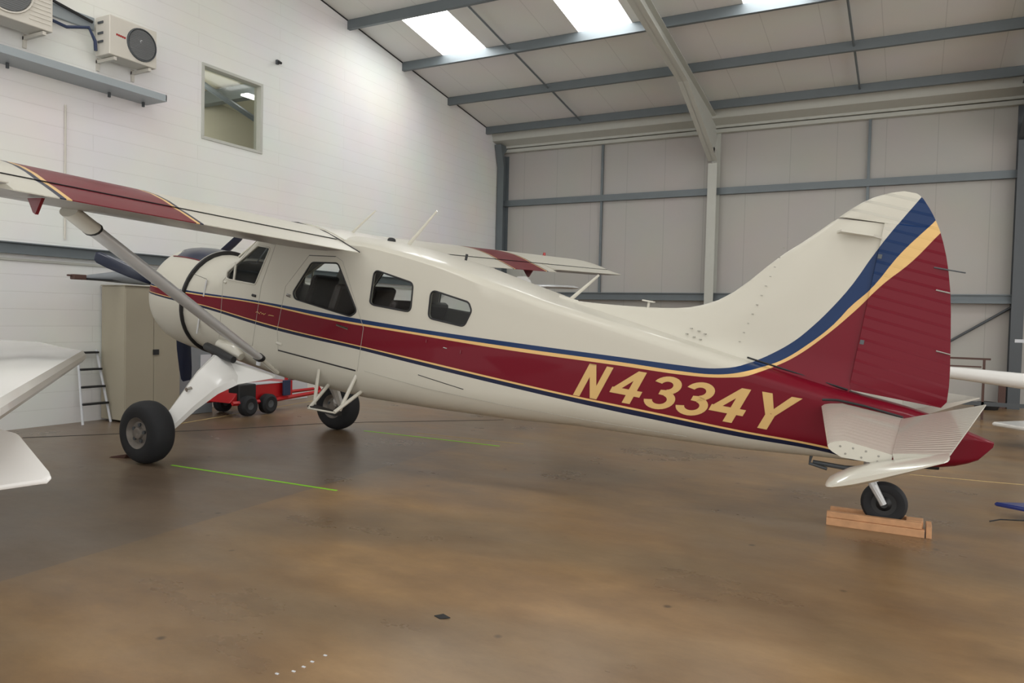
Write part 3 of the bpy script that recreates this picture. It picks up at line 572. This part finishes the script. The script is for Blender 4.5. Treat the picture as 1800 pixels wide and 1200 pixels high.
# tailplane
M['seamline0']=mat('screw_grey',(.28,.27,.24),.6)
def stab(sg):
    def af(xl,xr,z,t,y,droop=0):
        us=[0,.03,.1,.25,.5,.8,1]; up=[(u,math.sqrt(u/.25) if u<.25 else 1-(u-.25)*.45) for u in us]
        return [Vector((xl+(xr-xl)*u,y,z+t*h)) for u,h in up]+[Vector((xl+(xr-xl)*u,y,z-t*h)) for u,h in reversed(up)]
    rings=[]
    for k in range(9):
        s=k/8; y=.16+(2.2-.16)*s; xl=8.283+(8.527-8.283)*s; xr=8.885+(8.857-8.885)*s; z=.385+.018*s
        rings.append(af(xl,xr,z,.058-.010*s,sg*y))
    so=P(MB().loft(rings),'tailplane',M['stab'],smooth=35)
    P(MB().prism([Vector((p.x,sg*2.201,p.z)) for p in rings[-1]],(0,sg*.004,0)),'tip_rib',M['white'],so)
    for (u,dz) in((.2,.015),(.4,.02),(.6,.02),(.8,.01),(.3,-.02),(.55,-.02),(.8,-.02)):
        P(MB().lathe([(0,0),(0,.006),(.003,.005),(.004,0)] if sg>0 else [(0,0),(0,.006),(-.003,.005),(-.004,0)],c=(8.527+.33*u,sg*2.206,.40+dz),axis='y',n=8),'screw',M['seamline0'],so)
    rings=[]
    # hinge line to trailing edge, trailing edge raised
    def el(y,xh,zh,xt,zt,t):
        a=Vector((xh,y,zh)); b_=Vector((xt,y,zt)); d=b_-a; n=Vector((-d.z,0,d.x)).normalized()
        return [a+n*t,a+d*.3+n*t*.75,a+d*.7+n*t*.35,b_+n*.004,b_-n*.004,a+d*.7-n*t*.35,a+d*.3-n*t*.75,a-n*t]
    for k in range(9):
        s=k/8; y=.30+(2.22-.30)*s
        rings.append(el(sg*y,8.893-.026*s,.392+.018*s,9.388+(9.118-9.388)*s,.662+(.508-.662)*s,.042-.006*s))
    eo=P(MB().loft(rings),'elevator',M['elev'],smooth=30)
    # horn balance: outboard tip reaching forward below the tailplane
    ax=Vector((8.565,0,.213)); bx=Vector((9.112,0,.512)); d=bx-ax; n=Vector((-d.z,0,d.x)).normalized(); rings=[]
    for y,s,t in((2.215,.97,.92),(2.225,1,1),(2.30,1,1),(2.38,.985,.9),(2.44,.95,.65),(2.47,.90,.3)):
        m_=ax+d*.5; us=[0,.03,.1,.22,.45,.75,1]; ring=[]
        for u in us: ring.append(m_+d*(u-.5)*s+n*t*.05*(math.sqrt(u/.3) if u<.3 else 1-(u-.3)*1.25)+Vector((0,sg*y,0)))
        for u in reversed(us): ring.append(m_+d*(u-.5)*s-n*t*.05*(math.sqrt(u/.3) if u<.3 else 1-(u-.3)*1.25)+Vector((0,sg*y,0)))
        rings.append(ring)
    P(MB().loft(rings),'horn_balance',M['white'],eo,smooth=40)
stab(-1); stab(1)
P(MB().tube([(8.29,-.252,.44),(8.4,-.245,.462),(8.6,-.235,.46),(8.88,-.185,.43)],.010,6),'tailplane_root_seal',M['seal'])
# registration
def glyph(ch):
    if ch=='N': return [[(0,0),(.0,1),(.20,1),(.20,0)],[(.20,1),(.0,1),(.52,0),(.72,0)],[(.52,0),(.52,1),(.72,1),(.72,0)]],.72
    if ch=='4': return [[(.42,0),(.42,1),(.62,1),(.62,0)],[(0,.24),(0,.42),(.76,.42),(.76,.24)],[(.0,.36),(.42,1),(.50,1),(.50,.82),(.20,.36)]],.76
    if ch=='Y': return [[(.30,0),(.30,.44),(.50,.44),(.50,0)],[(.30,.40),(-.02,1),(.20,1),(.45,.48)],[(.50,.40),(.82,1),(.60,1),(.35,.48)]],.80
    def arc(cx,cy,ro_x,ro_y,w_,a0,a1,n=18):
        out=[];q=[]
        for k in range(n+1):
            a=math.radians(a0+(a1-a0)*k/n); q.append(((cx+ro_x*math.cos(a),cy+ro_y*math.sin(a)),(cx+(ro_x-w_)*math.cos(a),cy+(ro_y-w_*.85)*math.sin(a))))
        return [[q[k][0],q[k+1][0],q[k+1][1],q[k][1]] for k in range(n)]
    if ch=='3': return arc(.35,.73,.33,.285,.19,165,-75)+arc(.35,.285,.36,.30,.19,75,-168)+[[(.26,.44),(.26,.58),(.42,.60),(.42,.43)]],.72
# letter frames: x of lower left, baseline z, scale
LET=[('N',6.247,.026,.315,.22),('4',6.548,.052,.305,.27),('3',6.862,.066,.30,.26),('3',7.140,.074,.30,.26),('4',7.412,.085,.31,.28),('Y',7.735,.096,.31,.30)]
SHEAR=.33
for sg in(-1,1):
    lt=MB()
    for ch,x0,z0,h,wd in LET:
        polys,adv=glyph(ch)
        for pl in polys:
            pts=[]
            for (a,b_) in pl:
                x=x0+a*wd/adv*1.0+b_*h*SHEAR; z=z0+b_*h+.03*(x-x0-b_*h*SHEAR)
                pts.append(Vector((x,sg*(W(x)+.0015),z)))
            lt.prism(pts,(0,sg*.0012,0))
    P(lt,'registration_lettering',M['gold'],label='gold slanted letters N4334Y')
# small gold script mark near the cockpit door, small placard marks
sc=MB()
for k in range(7):
    x=2.30+.022*k; sc.tube([(x,-(W(x)+.002),.085+.012*(k%2)),(x+.022,-(W(x)+.002),.10-.010*(k%3))],.003,5)
P(sc,'script_mark',M['gold'],label='small illegible gold script')
sc=MB()
for k in range(4):
    x=2.50+.02*k; sc.tube([(x,-(W(x)+.002),.088+.002*k),(x+.021,-(W(x)+.002),.094)],.0035,5)
P(sc,'script_mark',M['gold'],label='small illegible gold script')
# panel gaps, door outlines, handles
def seam(name,pts,r=.005,m='seal',off=.0):
    q=[]
    for i in range(len(pts)-1):
        for k in range(6): 
            t=k/6; x=pts[i][0]*(1-t)+pts[i+1][0]*t; z=pts[i][1]*(1-t)+pts[i+1][1]*t; q.append((x,-(W(x)+off),z))
    x,z=pts[-1]; q.append((x,-(W(x)+off),z)); return P(MB().tube(q,r,5),name,M[m])
M['seamline']=mat('panel_gap_grey',(.35,.34,.30),.6)
seam('door_sill_gap',[(2.715,-.27),(3.837,-.262)],.008)
seam('door_top_gap',[(2.985,.835),(3.36,.875)],.004)
seam('cabin_door_gap',[(3.36,.875),(3.46,.84),(3.86,.2),(3.86,-.26)],.003,'seamline'); seam('cabin_door_gap',[(2.985,.835),(2.70,.45),(2.66,-.05),(2.715,-.27)],.003,'seamline')
seam('cockpit_door_gap',[(2.47,.88),(2.33,.40),(2.31,-.3),(1.75,-.32),(1.70,.36),(2.18,.90),(2.47,.88)],.003,'seamline')
seam('baggage_hatch_gap',[(4.62,-.135),(5.15,-.165)],.004)
seam('lower_panel_lap',[(3.95,-.24),(4.7,-.25),(5.6,-.22),(6.6,-.16),(7.3,-.11)],.002,'seamline')
seam('firewall_strap',[(1.42,.32),(1.40,.12)],.012,'alu'); seam('firewall_strap',[(1.37,-.12),(1.36,-.34)],.012,'alu')
seam('cowl_hatch_gap',[(1.16,.36),(1.42,.33)],.003)
seam('door_handle',[(3.50,.165),(3.66,.15)],.012,'chrome'); seam('door_handle',[(2.21,.27),(2.27,.268)],.016,'seal')
seam('door_latch',[(2.74,.36),(2.80,.355)],.018,'chrome'); seam('door_latch',[(1.72,.345),(1.76,.34)],.016,'white'); seam('door_latch',[(2.68,-.195),(2.76,-.20)],.02,'white')
seam('placard',[(4.66,.20),(4.66,.23)],.010,'maroon'); seam('placard',[(5.06,.17),(5.06,.205)],.010,'maroon'); seam('static_port',[(4.86,.19),(4.90,.188)],.006,'chrome')
# rivet rows on the fin
rv=MB()
for i in range(13):
    z=.68+.085*i; x=7.50+.27*(z-.66)/1.1; rv.box((x-.008,-.080,z-.004),(x+.008,-.072,z+.004))
for i,(x,z) in enumerate([(7.09,.80),(7.16,.79),(7.22,.775),(7.06,.745),(7.13,.73),(7.19,.72)]): rv.box((x-.010,-.10,z-.004),(x+.010,-.072,z+.004))
P(rv,'rivet_rows',M['seamline'],fino)
# antennas
def whip(a,b_,r=.016,m='white'): return P(MB().tube([a,b_],[r,r*.5],8,flat=.5),'antenna',M[m])
whip((3.80,0,1.12),(4.11,0,1.53),.024); whip((2.95,0,1.12),(3.28,0,1.44),.018); whip((5.80,0,.81),(6.09,0,1.135),.022)
P(MB().tube([(5.72,0,.83),(5.92,0,.84)],[.05,.02],10,flat=.6),'antenna_base',M['white'])
P(MB().tube([(4.565,0,.99),(4.572,0,1.125)],.014,8),'antenna',M['black']); P(MB().lathe([(1.09,.05),(1.15,.045),(1.165,.03),(1.17,0)],c=(3.60,-.05,0),axis='z',n=16),'beacon',M['black'],smooth=50)
P(MB().tube([(6.63,0,.90),(6.63,0,.975)],.012,8).box((6.57,-.03,.965),(6.68,.03,.978)),'antenna',M['white'])
P(MB().tube([(2.0,-.2,.95),(1.9,-.35,.62)],.008,6),'windscreen_wire',M['steeldark'])
# undercarriage
def gear(sg):
    hub=Vector((1.851,sg*1.523,-1.32))
    def sec(A,B,t):
        A=Vector(A);B=Vector(B); d=B-A; n=Vector((0,.68,-.74))
        n=(n-d.normalized()*n.dot(d.normalized())).normalized()
        pts=[A,A+d*.12+n*t,A+d*.5+n*t*1.15,A+d*.88+n*t,B,B-d*.12-n*t,A+d*.5-n*t*1.15,A+d*.12-n*t]
        return [Vector((p.x,-sg*p.y,p.z)) for p in pts]
    g=MB().loft([sec((1.91,-1.36,-1.13),(2.06,-1.36,-1.27),.04),sec((1.90,-1.2,-.93),(2.13,-1.16,-1.05),.045),sec((1.86,-.98,-.68),(2.22,-.96,-.86),.05),sec((1.82,-.74,-.50),(2.31,-.78,-.745),.045),sec((1.80,-.58,-.50),(2.25,-.56,-.66),.03)])
    go=P(g,'gear_leg',M['glossw'],smooth=35)
    fr=[(1.95,-.66,-.545),(2.10,-.65,-.56),(2.66,-.63,-.575),(2.69,-.64,-.60),(2.30,-.80,-.75)]
    P(MB().prism([Vector((x,-sg*y,z)) for x,y,z in fr],(0,sg*-.05*-1*-1,.01)),'gear_fairing',M['glossw'],go,bevel=.01)
    P(MB().tube([hub+Vector((0,-sg*.02,0)),Vector((1.97,sg*1.34,-1.20))],.05,12),'axle',M['glossw'],go)
    P(MB().tube([(1.98,sg*1.13,-.84),(1.98,sg*1.19,-.85)],.025,8),'step_peg',M['chrome'],go)
    # wheel (kept upright in the world)
    we=P(MB().lathe([(-.13,.17),(-.14,.22),(-.135,.27),(-.115,.305),(-.08,.328),(-.04,.337),(0,.339),(.04,.337),(.08,.328),(.115,.305),(.135,.27),(.14,.22),(.13,.17),(.10,.16),(-.10,.16),(-.13,.17)],c=hub,axis='y',n=64),'wheel',M['tyre'],smooth=40)
    P(MB().lathe([(-.115*1,0.0),(-.125,.04),(-.12,.06),(-.095,.07),(-.09,.12),(-.11,.15),(-.128,.168),(-.11,.172),(.11,.172),(.128,.168),(.11,.15),(.09,.12),(.095,.07),(.12,.06),(.125,.04),(.115,0)],c=hub,axis='y',n=40),'wheel_rim',M['rim'],we,smooth=30)
    for k in range(5):
        a=2*math.pi*k/5+.3; P(MB().tube([hub+Vector((.09*math.cos(a),-.10*1,.09*math.sin(a)))+Vector((0,-.01,0)),hub+Vector((.09*math.cos(a),-.085,.09*math.sin(a)))],.02,10),'rim_hole',M['steeldark'],we)
gear(-1); gear(1)
for sg in(-1,1):
    P(MB().tube([(1.70,sg*.56,-.41),(2.02,sg*.60,-.43),(2.12,sg*.60,-.47)],[.07,.085,.05],14),'gear_blister',M['white'],smooth=60)
P(MB().tube([(1.55,-.62,-.46),(1.80,-.70,-.465),(2.13,-.72,-.50)],[.05,.055,.04],12),'exhaust_stack',M['black'],smooth=60)
P(MB().box((2.42,-.655,-.50),(2.47,-.635,-.385)),'footstep_bracket',M['plate'])
def step(sg):
    so=P(MB().box((3.44,-.85,-.735),(3.82,-.74,-.71)) if sg<0 else MB().box((3.44,.74,-.735),(3.82,.85,-.71)),'boarding_step',M['black'])
    for a,b_ in(((3.33,.63,-.36),(3.45,.76,-.71)),((3.40,.50,-.50),(3.465,.85,-.735)),((3.84,.62,-.31),(3.80,.76,-.69)),((3.88,.50,-.46),(3.81,.85,-.695))):
        P(MB().tube([(a[0],sg*a[1],a[2]),(b_[0],sg*b_[1],b_[2])],.021,8,flat=.9),'step_strut',M['white'],so)
    P(MB().tube([(3.45,sg*.85,-.738),(3.82,sg*.85,-.70)],.010,8),'step_edge',M['white'],so)
step(-1); step(1)
# tail wheel
def wl(x,y,z):  # world -> aircraft frame
    X,Z=x,z-Z0; c,s=math.cos(AL),math.sin(AL); return Vector((X*c-Z*s,y,X*s+Z*c))
tw=wl(8.722,.09,.213)
two=P(MB().lathe([(-.04,.09),(-.055,.12),(-.05,.155),(-.03,.172),(0,.176),(.03,.172),(.05,.155),(.055,.12),(.04,.09),(-.04,.09)],c=tw,axis='y',n=48),'tail_wheel',M['tyre'],smooth=40)
P(MB().lathe([(-.06,0),(-.065,.03),(-.04,.06),(-.042,.095),(.042,.095),(.04,.06),(.065,.03),(.06,0)],c=tw,axis='y',n=24),'tail_wheel_hub',M['black'],two,smooth=40)
for sg in(-1,1): P(MB().tube([tw+Vector((0,sg*.075,0)),tw+Vector((-.10,sg*.07,.13)),tw+Vector((-.17,sg*.03,.22))],[.026,.032,.036],10),'tail_fork',M['alu'],two)
P(MB().tube([tw+Vector((-.16,0,.21)),tw+Vector((-.18,-.05,.46))],[.04,.05],12),'tail_wheel_leg',M['alu'],two)
P(MB().tube([(8.30,-.02,-.12),(8.55,-.02,-.10),(8.75,0,-.06)],.02,8).tube([(8.28,-.06,-.06),(8.28,-.06,-.13),(8.42,-.06,-.14)],.014,8),'tail_steering_link',M['steeldark'],two)
P(MB().tube([(8.55,-.10,.02),(8.95,-.08,.05),(9.2,-.02,.085)],.02,8),'tail_cone_gap',M['seal'])

# ------------------------------------------------------------------ timber cradle under the tail wheel
cr=empty('timber_wheel_chock',(8.67,.08,0),'pale pine cradle of boards around the tail wheel','wheel chock')
MB().box((-.37,-.13,0),(.35,-.075,.062)).build('plank',M['wood'],cr,bevel=.003); MB().box((-.37,-.115,.064),(.33,-.065,.112)).build('plank',M['wood'],cr,bevel=.003)
MB().box((-.37,.07,0),(.30,.12,.062)).build('plank',M['wood'],cr,bevel=.003); MB().box((-.36,.075,.064),(.22,.12,.11)).build('plank',M['wood'],cr,bevel=.003)
MB().box((-.35,-.07,0),(.35,.065,.034)).build('base_board',M['wood'],cr,bevel=.003)
MB().box((.22,-.06,.036),(.34,.065,.115)).build('end_block',M['wood'],cr,bevel=.003); MB().box((.36,-.12,0),(.40,.10,.09)).build('end_block',M['wood'],cr,bevel=.003)

# ------------------------------------------------------------------ floor lines
def tape(name,a,b_,w_,m,label,cat,z=.003):
    a=Vector((*a,0));b_=Vector((*b_,0));d=(b_-a).normalized();n=Vector((-d.y,d.x,0))*w_/2
    o=MB().prism([a+n,b_+n,b_-n,a-n],(0,0,z)).build(name,m); tag(o,label,cat); return o
tape('green_floor_line',(1.93,-1.452),(4.155,-1.367),.028,M['green'],'bright green line on the floor running from the near main wheel','floor line')
tape('green_floor_line',(2.024,1.622),(4.22,1.655),.032,M['green'],'fainter green line on the floor behind the aircraft belly','floor line')
tape('floor_line',(-.52,.55),(-1.2,4.6),.03,M['paleline'],'pale yellow line on the floor in front of the red trailer','floor line')
tape('floor_line',(8.9,2.77),(10.6,2.94),.02,M['paleline'],'thin pale line on the floor right of the tail wheel','floor line')
tape('floor_line',(2.75,1.90),(4.4,1.98),.02,M['paleline'],'thin broken pale line just beyond the fainter green line','floor line')
jt=MB(); jp=[(-1.0,-1.38),(.39,.525),(1.03,1.71),(1.5,2.3),(3.07,3.84)]
for i in range(len(jp)-1):
    a=Vector((*jp[i],0));b_=Vector((*jp[i+1],0));d=(b_-a).normalized();n=Vector((-d.y,d.x,0))*.012; jt.prism([a+n,b_+n,b_-n,a-n],(0,0,.004))
tag(jt.build('floor_joint',M['seal']),'dark joint line in the concrete behind the main wheels','floor joint')
for (x,y,l) in [(6.352,-4.278,'white paint chip nearest the camera, left end of the short row'),(6.400,-4.222,'white paint chip second from the left in the short row on the near floor'),(6.408,-4.165,'white paint chip in the middle of the short row on the near floor'),(6.405,-4.105,'white paint chip fourth along the short row on the near floor'),(6.412,-4.023,'white paint chip at the right end of the short row on the near floor')]:
    tag(MB().box((x,y,0),(x+.018,y+.010,.003)).build('paint_chip',M['plate']),l,'paint chip','white paint chips')
lf=MB().prism([(6.60,-3.34,0.0),(6.64,-3.31,.008),(6.70,-3.33,.006),(6.65,-3.36,0)],(0,0,.004)); tag(lf.build('floor_debris',M['black']),'small dark scrap lying alone on the near floor','debris')

tag(MB().prism([(1.02,-1.56,0),(1.20,-1.50,0),(1.24,-1.50,.05),(1.05,-1.55,.015)],(0,.10,0)).build('wheel_wedge',M['brown']),'small red-brown wedge on the floor left of the near main wheel','wheel chock')
# ------------------------------------------------------------------ things by the block wall
t=empty('storage_locker',(-1.43,.58,0),'tall beige two-door steel locker standing against the block wall','locker')
MB().box((-.28,-.46,.03),(.26,.46,1.99)).build('body',M['locker'],t,bevel=.006)
d1=MB().box((.262,-.455,.05),(.28,-.003,1.95)).build('door',M['locker'],t,bevel=.003); MB().box((.262,.003,.05),(.28,.455,1.95)).build('door',M['locker'],t,bevel=.003)
MB().box((.282,-.015,.98),(.30,.075,1.06)).build('handle',M['black'],d1)
MB().box((-.29,-.47,1.992),(.29,.47,2.005)).build('top_panel',M['locker'],t)
t=empty('folded_cover',(-1.35,.05,2.03),'dark grey folded cover and clamp lying on top of the locker','cover')
MB().tube([(0,-.45,.05),(.03,-.2,.07),(.05,.1,.09),(.05,.45,.07),(.06,.8,.05)],[.03,.055,.09,.08,.05],12).build('bundle',M['grey'],t,smooth=60)
MB().box((-.04,-.60,0.02),(.06,-.42,.09)).box((-.02,-.66,.06),(.02,-.58,.085)).build('clamp',M['brown'],t,bevel=.01)
MB().box((.0,-.42,.02),(.10,.75,.045)).build('bar',M['black'],t)
t=empty('step_ladder',(-1.56,-.115,0),'small white folding ladder with dark treads leaning on the block wall','ladder')
for y0,y1 in((-.21,-.14),(.21,.14)):
    MB().tube([(.12,y0,.0),(-.12,y1,1.05)],.018,8).build('rail',M['plate'],t)
for z in(.27,.51,.76,1.0):
    x=.12-.24*z/1.05; k=.21-.07*z/1.05; MB().box((x-.03,-k,z),(x+.05,k,z+.028)).build('tread',M['black'],t)
t=empty('tool_cabinet',(-1.42,1.40,0),'low grey cabinet beside the beige locker, behind the propeller','cabinet')
MB().box((-.3,-.33,0),(.22,.30,1.30)).build('body',M['grey'],t,bevel=.01); MB().box((.222,-.2,1.16),(.235,-.05,1.22)).build('sign_plate',M['plate'],t); MB().box((.222,-.30,.22),(.23,.34,.235)).build('drawer_gap',M['black'],t)
MB().box((.222,.05,.72),(.235,.25,.95)).build('notice',M['plate'],t)
# red trailer / tug
t=empty('tow_trailer',(-.64,2.42,0),'red low trailer with black wheels parked behind the main gear','trailer')
MB().prism([(-.35,-1.0,.22),(-.35,.35,.22),(-.35,.35,.50),(-.35,-.75,.46)],(.5,0,0)).build('body_panel',M['red'],t,bevel=.01)
MB().tube([(.22,-1.0,.22),(.22,-.3,.20),(.1,1.45,.26)],.035,4).build('chassis_rail',M['red'],t); MB().tube([(-.35,-1.0,.22),(-.35,1.4,.24)],.03,4).build('chassis_rail',M['red'],t)
MB().tube([(.05,.30,.2),(.05,.30,.66)],.03,6).build('post',M['red'],t); MB().tube([(.05,1.15,.24),(.02,.9,.62)],.03,6).build('post',M['red'],t)
MB().tube([(.05,.30,.5),(.03,.95,.52)],.02,6).build('cross_bar',M['brown'],t)
MB().box((-.1,-.70,.475),(.16,.28,.49)).build('white_strip',M['plate'],t)
for y,x in((-.72,.25),(-.30,.25),(-.6,-.45)):
    wo_=MB().lathe([(-.07,.06),(-.08,.12),(-.05,.16),(.05,.16),(.08,.12),(.07,.06)],c=(x,y,.165),axis='x',n=28).build('wheel',M['tyre'],t,smooth=40); MB().lathe([(-.06,0),(-.07,.06),(.07,.06),(.06,0)],c=(x,y,.165),axis='x',n=16).build('wheel_hub',M['steeldark'],wo_)
MB().box((-.05,-.85,.24),(.2,-.5,.5)).build('motor_box',M['black'],t,bevel=.02); MB().box((.2,.06,.26),(.24,.22,.52)).build('bottle_holder',M['bluedark'],t,bevel=.01)
tag(MB().box((-1.62,2.5,.0),(-1.5,4.2,.75)).build('storage_board',M['plate'],bevel=.01),'white boards standing behind the red trailer','board')

# ------------------------------------------------------------------ air conditioners on the block wall
def aircon(loc,L,H,Dp,label,fan_y,louvre):
    t=empty('air_conditioner',loc,label,'air conditioner','outdoor air conditioning units')
    MB().box((0,0,0),(Dp,L,H)).build('casing',M['acwhite'],t,bevel=.012)
    R=H*.40; f=MB().lathe([(.0,.0),(.012,.0),(.02,R*.3),(.02,R*.95),(.0,R)],c=(Dp-.002,fan_y,H*.5),axis='x',n=36).build('fan_grille',M['acgrille'],t,smooth=30)
    MB().lathe([(0,R),(.03,R),(.03,R*1.05),(0,R*1.08)],c=(Dp-.005,fan_y,H*.5),axis='x',n=36).build('fan_ring',M['acwhite'] if louvre else M['steeldark'],t)
    for y in(.08,L-.12):
        MB().box((-.12,y,-.055),(Dp-.02,y+.045,-.01)).box((-.12,y,-.16),(-.09,y+.045,.02)).build('bracket',M['acwhite'],t)
    if louvre:
        for k in range(9): MB().box((Dp-.001,L-.30,.08+k*.055),(Dp+.008,L-.03,.088+k*.055)).build('louvre',M['acwhite'],t)
    else:
        for z in(.18,.30,.45): MB().box((.06,-.012,z),(.18,0,z+.03)).build('side_louvre',M['steeldark'],t)
        m_=MB()
        for k in range(5): m_.box((Dp,.10+.03*k,H*.52-.002*k),(Dp+.003,.125+.03*k,H*.52+.028-.002*k))
        m_.build('brand_mark',M['lamp'],t)
    return t
aircon((-1.62,-.05,5.27),.75,.555,.32,'smaller cream outdoor air conditioner with round dark fan, right-hand unit',.50,False)
aircon((-1.62,-1.95,5.27),1.08,.80,.37,'larger cream outdoor air conditioner cut off by the top left corner',.50,True)
t=empty('cable_tray',(WX,-.4,5.0),'long grey metal drip tray fixed under the air conditioners','tray')
MB().box((0,-2.6,-.18),(.48,1.25,-.165)).box((.465,-2.6,-.165),(.48,1.25,-.08)).box((0,1.235,-.165),(.48,1.25,-.08)).build('tray_sheet',M['galv'],t)
for y in(-2.0,-.85,.55,1.1): MB().box((.1,y,-.25),(.13,y+.03,-.18)).build('hanger',M['steeldark'],t)
pp=MB(); pp.tube([(WX+.085,-3,5.93),(WX+.085,-.8,5.88),(WX+.10,-.085,5.75)],.022,8)
tag(pp.build('coolant_pipe',M['black']),'upper black insulated pipe running between the two air conditioners','pipe','coolant pipes')
tag(MB().tube([(WX+.085,-3,5.62),(WX+.085,-.8,5.60),(WX+.085,-.45,5.56),(WX+.2,-.2,5.62),(WX+.22,-.12,5.45),(WX+.22,-.11,5.32)],.024,8).build('coolant_pipe',M['bluedark']),'lower dark blue pipe bending into the smaller air conditioner','pipe','coolant pipes')
tag(MB().box((WX+.001,-3,5.66),(WX+.05,-.02,5.84)).build('cable_trunking',M['galv'],bevel=.01),'grey cable trunking between the pipes and the block wall','trunking')
tag(MB().tube([(WX+.02,-.42,4.5),(WX+.02,-.42,2.62)],.014,8).build('wall_conduit',M['acwhite']),'thin vertical conduit on the block wall above the near wing','conduit')
t=empty('motion_sensor',(WX,3.52,6.30),'small dark sensor on the block wall right of the window','sensor')
MB().box((0,-.03,-.04),(.05,.03,.04)).build('base',M['steeldark'],t,bevel=.008); MB().tube([(.05,0,0),(.11,.01,-.03)],[.03,.022],12).build('head',M['black'],t)

# ------------------------------------------------------------------ parts of other parked aircraft
def slab(pts,th,taper=.3):
    c=sum((Vector(p) for p in pts),Vector())/len(pts); r=[]
    for s,dz in((1-.02,-th),(1,-th*.35),(1,th*.35),(1-.02,th)): r.append([c+(Vector(p)-c)*s+Vector((0,0,dz)) for p in pts])
    return MB().loft(r)
t=empty('parked_aircraft_wing',(2.0,-3.6,0),'cream wingtip of another aircraft entering from the left edge, farther one','aircraft wing','parts of other parked aircraft')
w1=slab([(2.64-2,-2.85+3.6,1.25),(2.3-2,-2.80+3.6,1.26),(1.25-2,-2.45+3.6,1.27),(.2-2,-2.6+3.6,1.27),(-.5-2,-4.6+3.6,1.25),(1.5-2,-6.4+3.6,1.22),(5.3-2,-5.5+3.6,1.19),(5.37-2,-4.95+3.6,1.2)],.05).build('wing_skin',M['glossw'],t,smooth=35)
t=empty('parked_aircraft_tailplane',(4.4,-4.8,0),'brightly lit white tailplane tip cut off by the left edge, nearest the camera','aircraft tailplane','parts of other parked aircraft')
ts=slab([(x-4.4,y+4.8,z) for x,y,z in [(3.7,-4.46,.97),(4.41,-4.452,.969),(4.579,-4.459,.963),(4.628,-4.467,.956),(5.162,-4.612,.841),(5.194,-4.625,.830),(5.195,-4.642,.816),(5.16,-4.65,.81),(4.913,-4.713,.760),(4.1,-4.90,.62)]],.012).build('tailplane_skin',M['glossw_lit'],t,smooth=35)  # lightened white, skin tilted toward the camera to look brighter
t=empty('parked_glider_boom',(9.8,5,0),'white tapering tail boom of another aircraft behind the rudder','aircraft boom','parts of other parked aircraft')
MB().tube([(-1.2,.1,1.10),(-.3,0,1.045),(.4,0,.985),(1.6,0,.89),(3.0,0,.8)],[.06,.085,.105,.13,.17],20).build('boom',M['glossw'],t,smooth=60)
t=empty('parked_aircraft_wing',(10.3,5.9,0),'white wingtip low at the right edge, below the tail boom','aircraft wing','parts of other parked aircraft')
slab([(-.38,.05,.30),(.1,.62,.30),(1.6,1.1,.32),(1.8,-.5,.32),(.2,-.62,.3)],.03).build('wing_skin',M['glossw'],t,smooth=35)
t=empty('parked_aircraft_wing',(9.9,1.1,0),'dark blue wingtip near the floor at the right edge','aircraft wing','parts of other parked aircraft')
slab([(-.32,.06,.10),(0,.22,.10),(1.2,.35,.12),(1.2,-.3,.12),(0,-.1,.1)],.018).build('wing_skin',M['blue'],t,smooth=35)
tag(MB().tube([(9.52,.83,.01),(9.6,.86,.03),(9.8,.88,.045),(10.1,.86,.03)],.006,6).build('loose_cable',M['black']),'thin black cable curling on the floor below the blue wingtip','cable')
tag(MB().box((10.25,7,1.46),(10.8,7.06,1.51)).build('shelf_board',M['plate']),'short white bar at the right edge above the tail boom','bar')
t=empty('trestle_table',(9.6,9.5,0),'dark brown trestle frame behind the rudder on the right','trestle')
MB().box((-.9,-.25,1.09),(.52,-.20,1.125)).build('top_rail',M['brown'],t); MB().box((-.9,-.25,.95),(.38,-.21,.975)).build('lower_rail',M['brown'],t); MB().box((.40,-.25,0),(.44,-.21,1.09)).build('leg',M['brown'],t); MB().box((-.85,-.25,0),(-.81,-.21,1.09)).build('leg',M['brown'],t); MB().box((-.9,-.25,.26),(1.2,-.2,.33)).build('bottom_rail',M['steeldark'],t)
t=empty('dark_crate',(10.25,11.45,0),'small dark bundle on the floor by the right-hand column','bundle'); MB().lathe([(0,.0),(0,.2),(.08,.23),(.15,.18),(.17,0)],axis='z',n=20).build('bundle',M['black'],t,smooth=50)
tag(MB().box((10.47,11.80,0),(10.6,11.86,.62)).build('wood_post',M['brown']),'short brown post in front of the right-hand column','post')
t=empty('parked_light_aircraft',(1.9,7.5,0),'small aircraft parked behind, its grey white wing showing above the fuselage roof','aircraft','parts of other parked aircraft')
MB().loft([[Vector((x,y*k,z)) for y,z in [(-.35,.75),(-.42,1.3),(-.35,2.0),(-.15,2.28),(.15,2.28),(.35,2.0),(.42,1.3),(.35,.75)]] for x,k in ((-1.6,.7),(-1.2,1),(-.3,1),(.15,.75))]).build('cabin',M['glossw'],t,smooth=40)
for y in(-.8,.8):
    MB().tube([(-.8,y*.3,.85),(-.8,y,.22)],.03,8).build('leg',M['glossw'],t); MB().lathe([(-.06,.05),(-.07,.14),(-.04,.2),(.04,.2),(.07,.14),(.06,.05)],c=(-.8,y*1.1,.2),axis='y',n=24).build('wheel',M['tyre'],t,smooth=40)
MB().tube([(-1.6,0,2.33),(.2,0,2.33),(.75,0,2.31),(.86,0,2.30)],[.045,.045,.035,.012],12,flat=3).build('wing_skin',M['alu'],t,smooth=60)
MB().loft([[Vector((x,y,z)) for x,z in [(-.75,2.1),(-.72,2.46),(-.55,2.545),(-.38,2.545),(-.28,2.47),(-.2,2.30),(-.2,2.1)]] for y in(-.03,.03)]).build('tail_fin',M['glossw'],t)
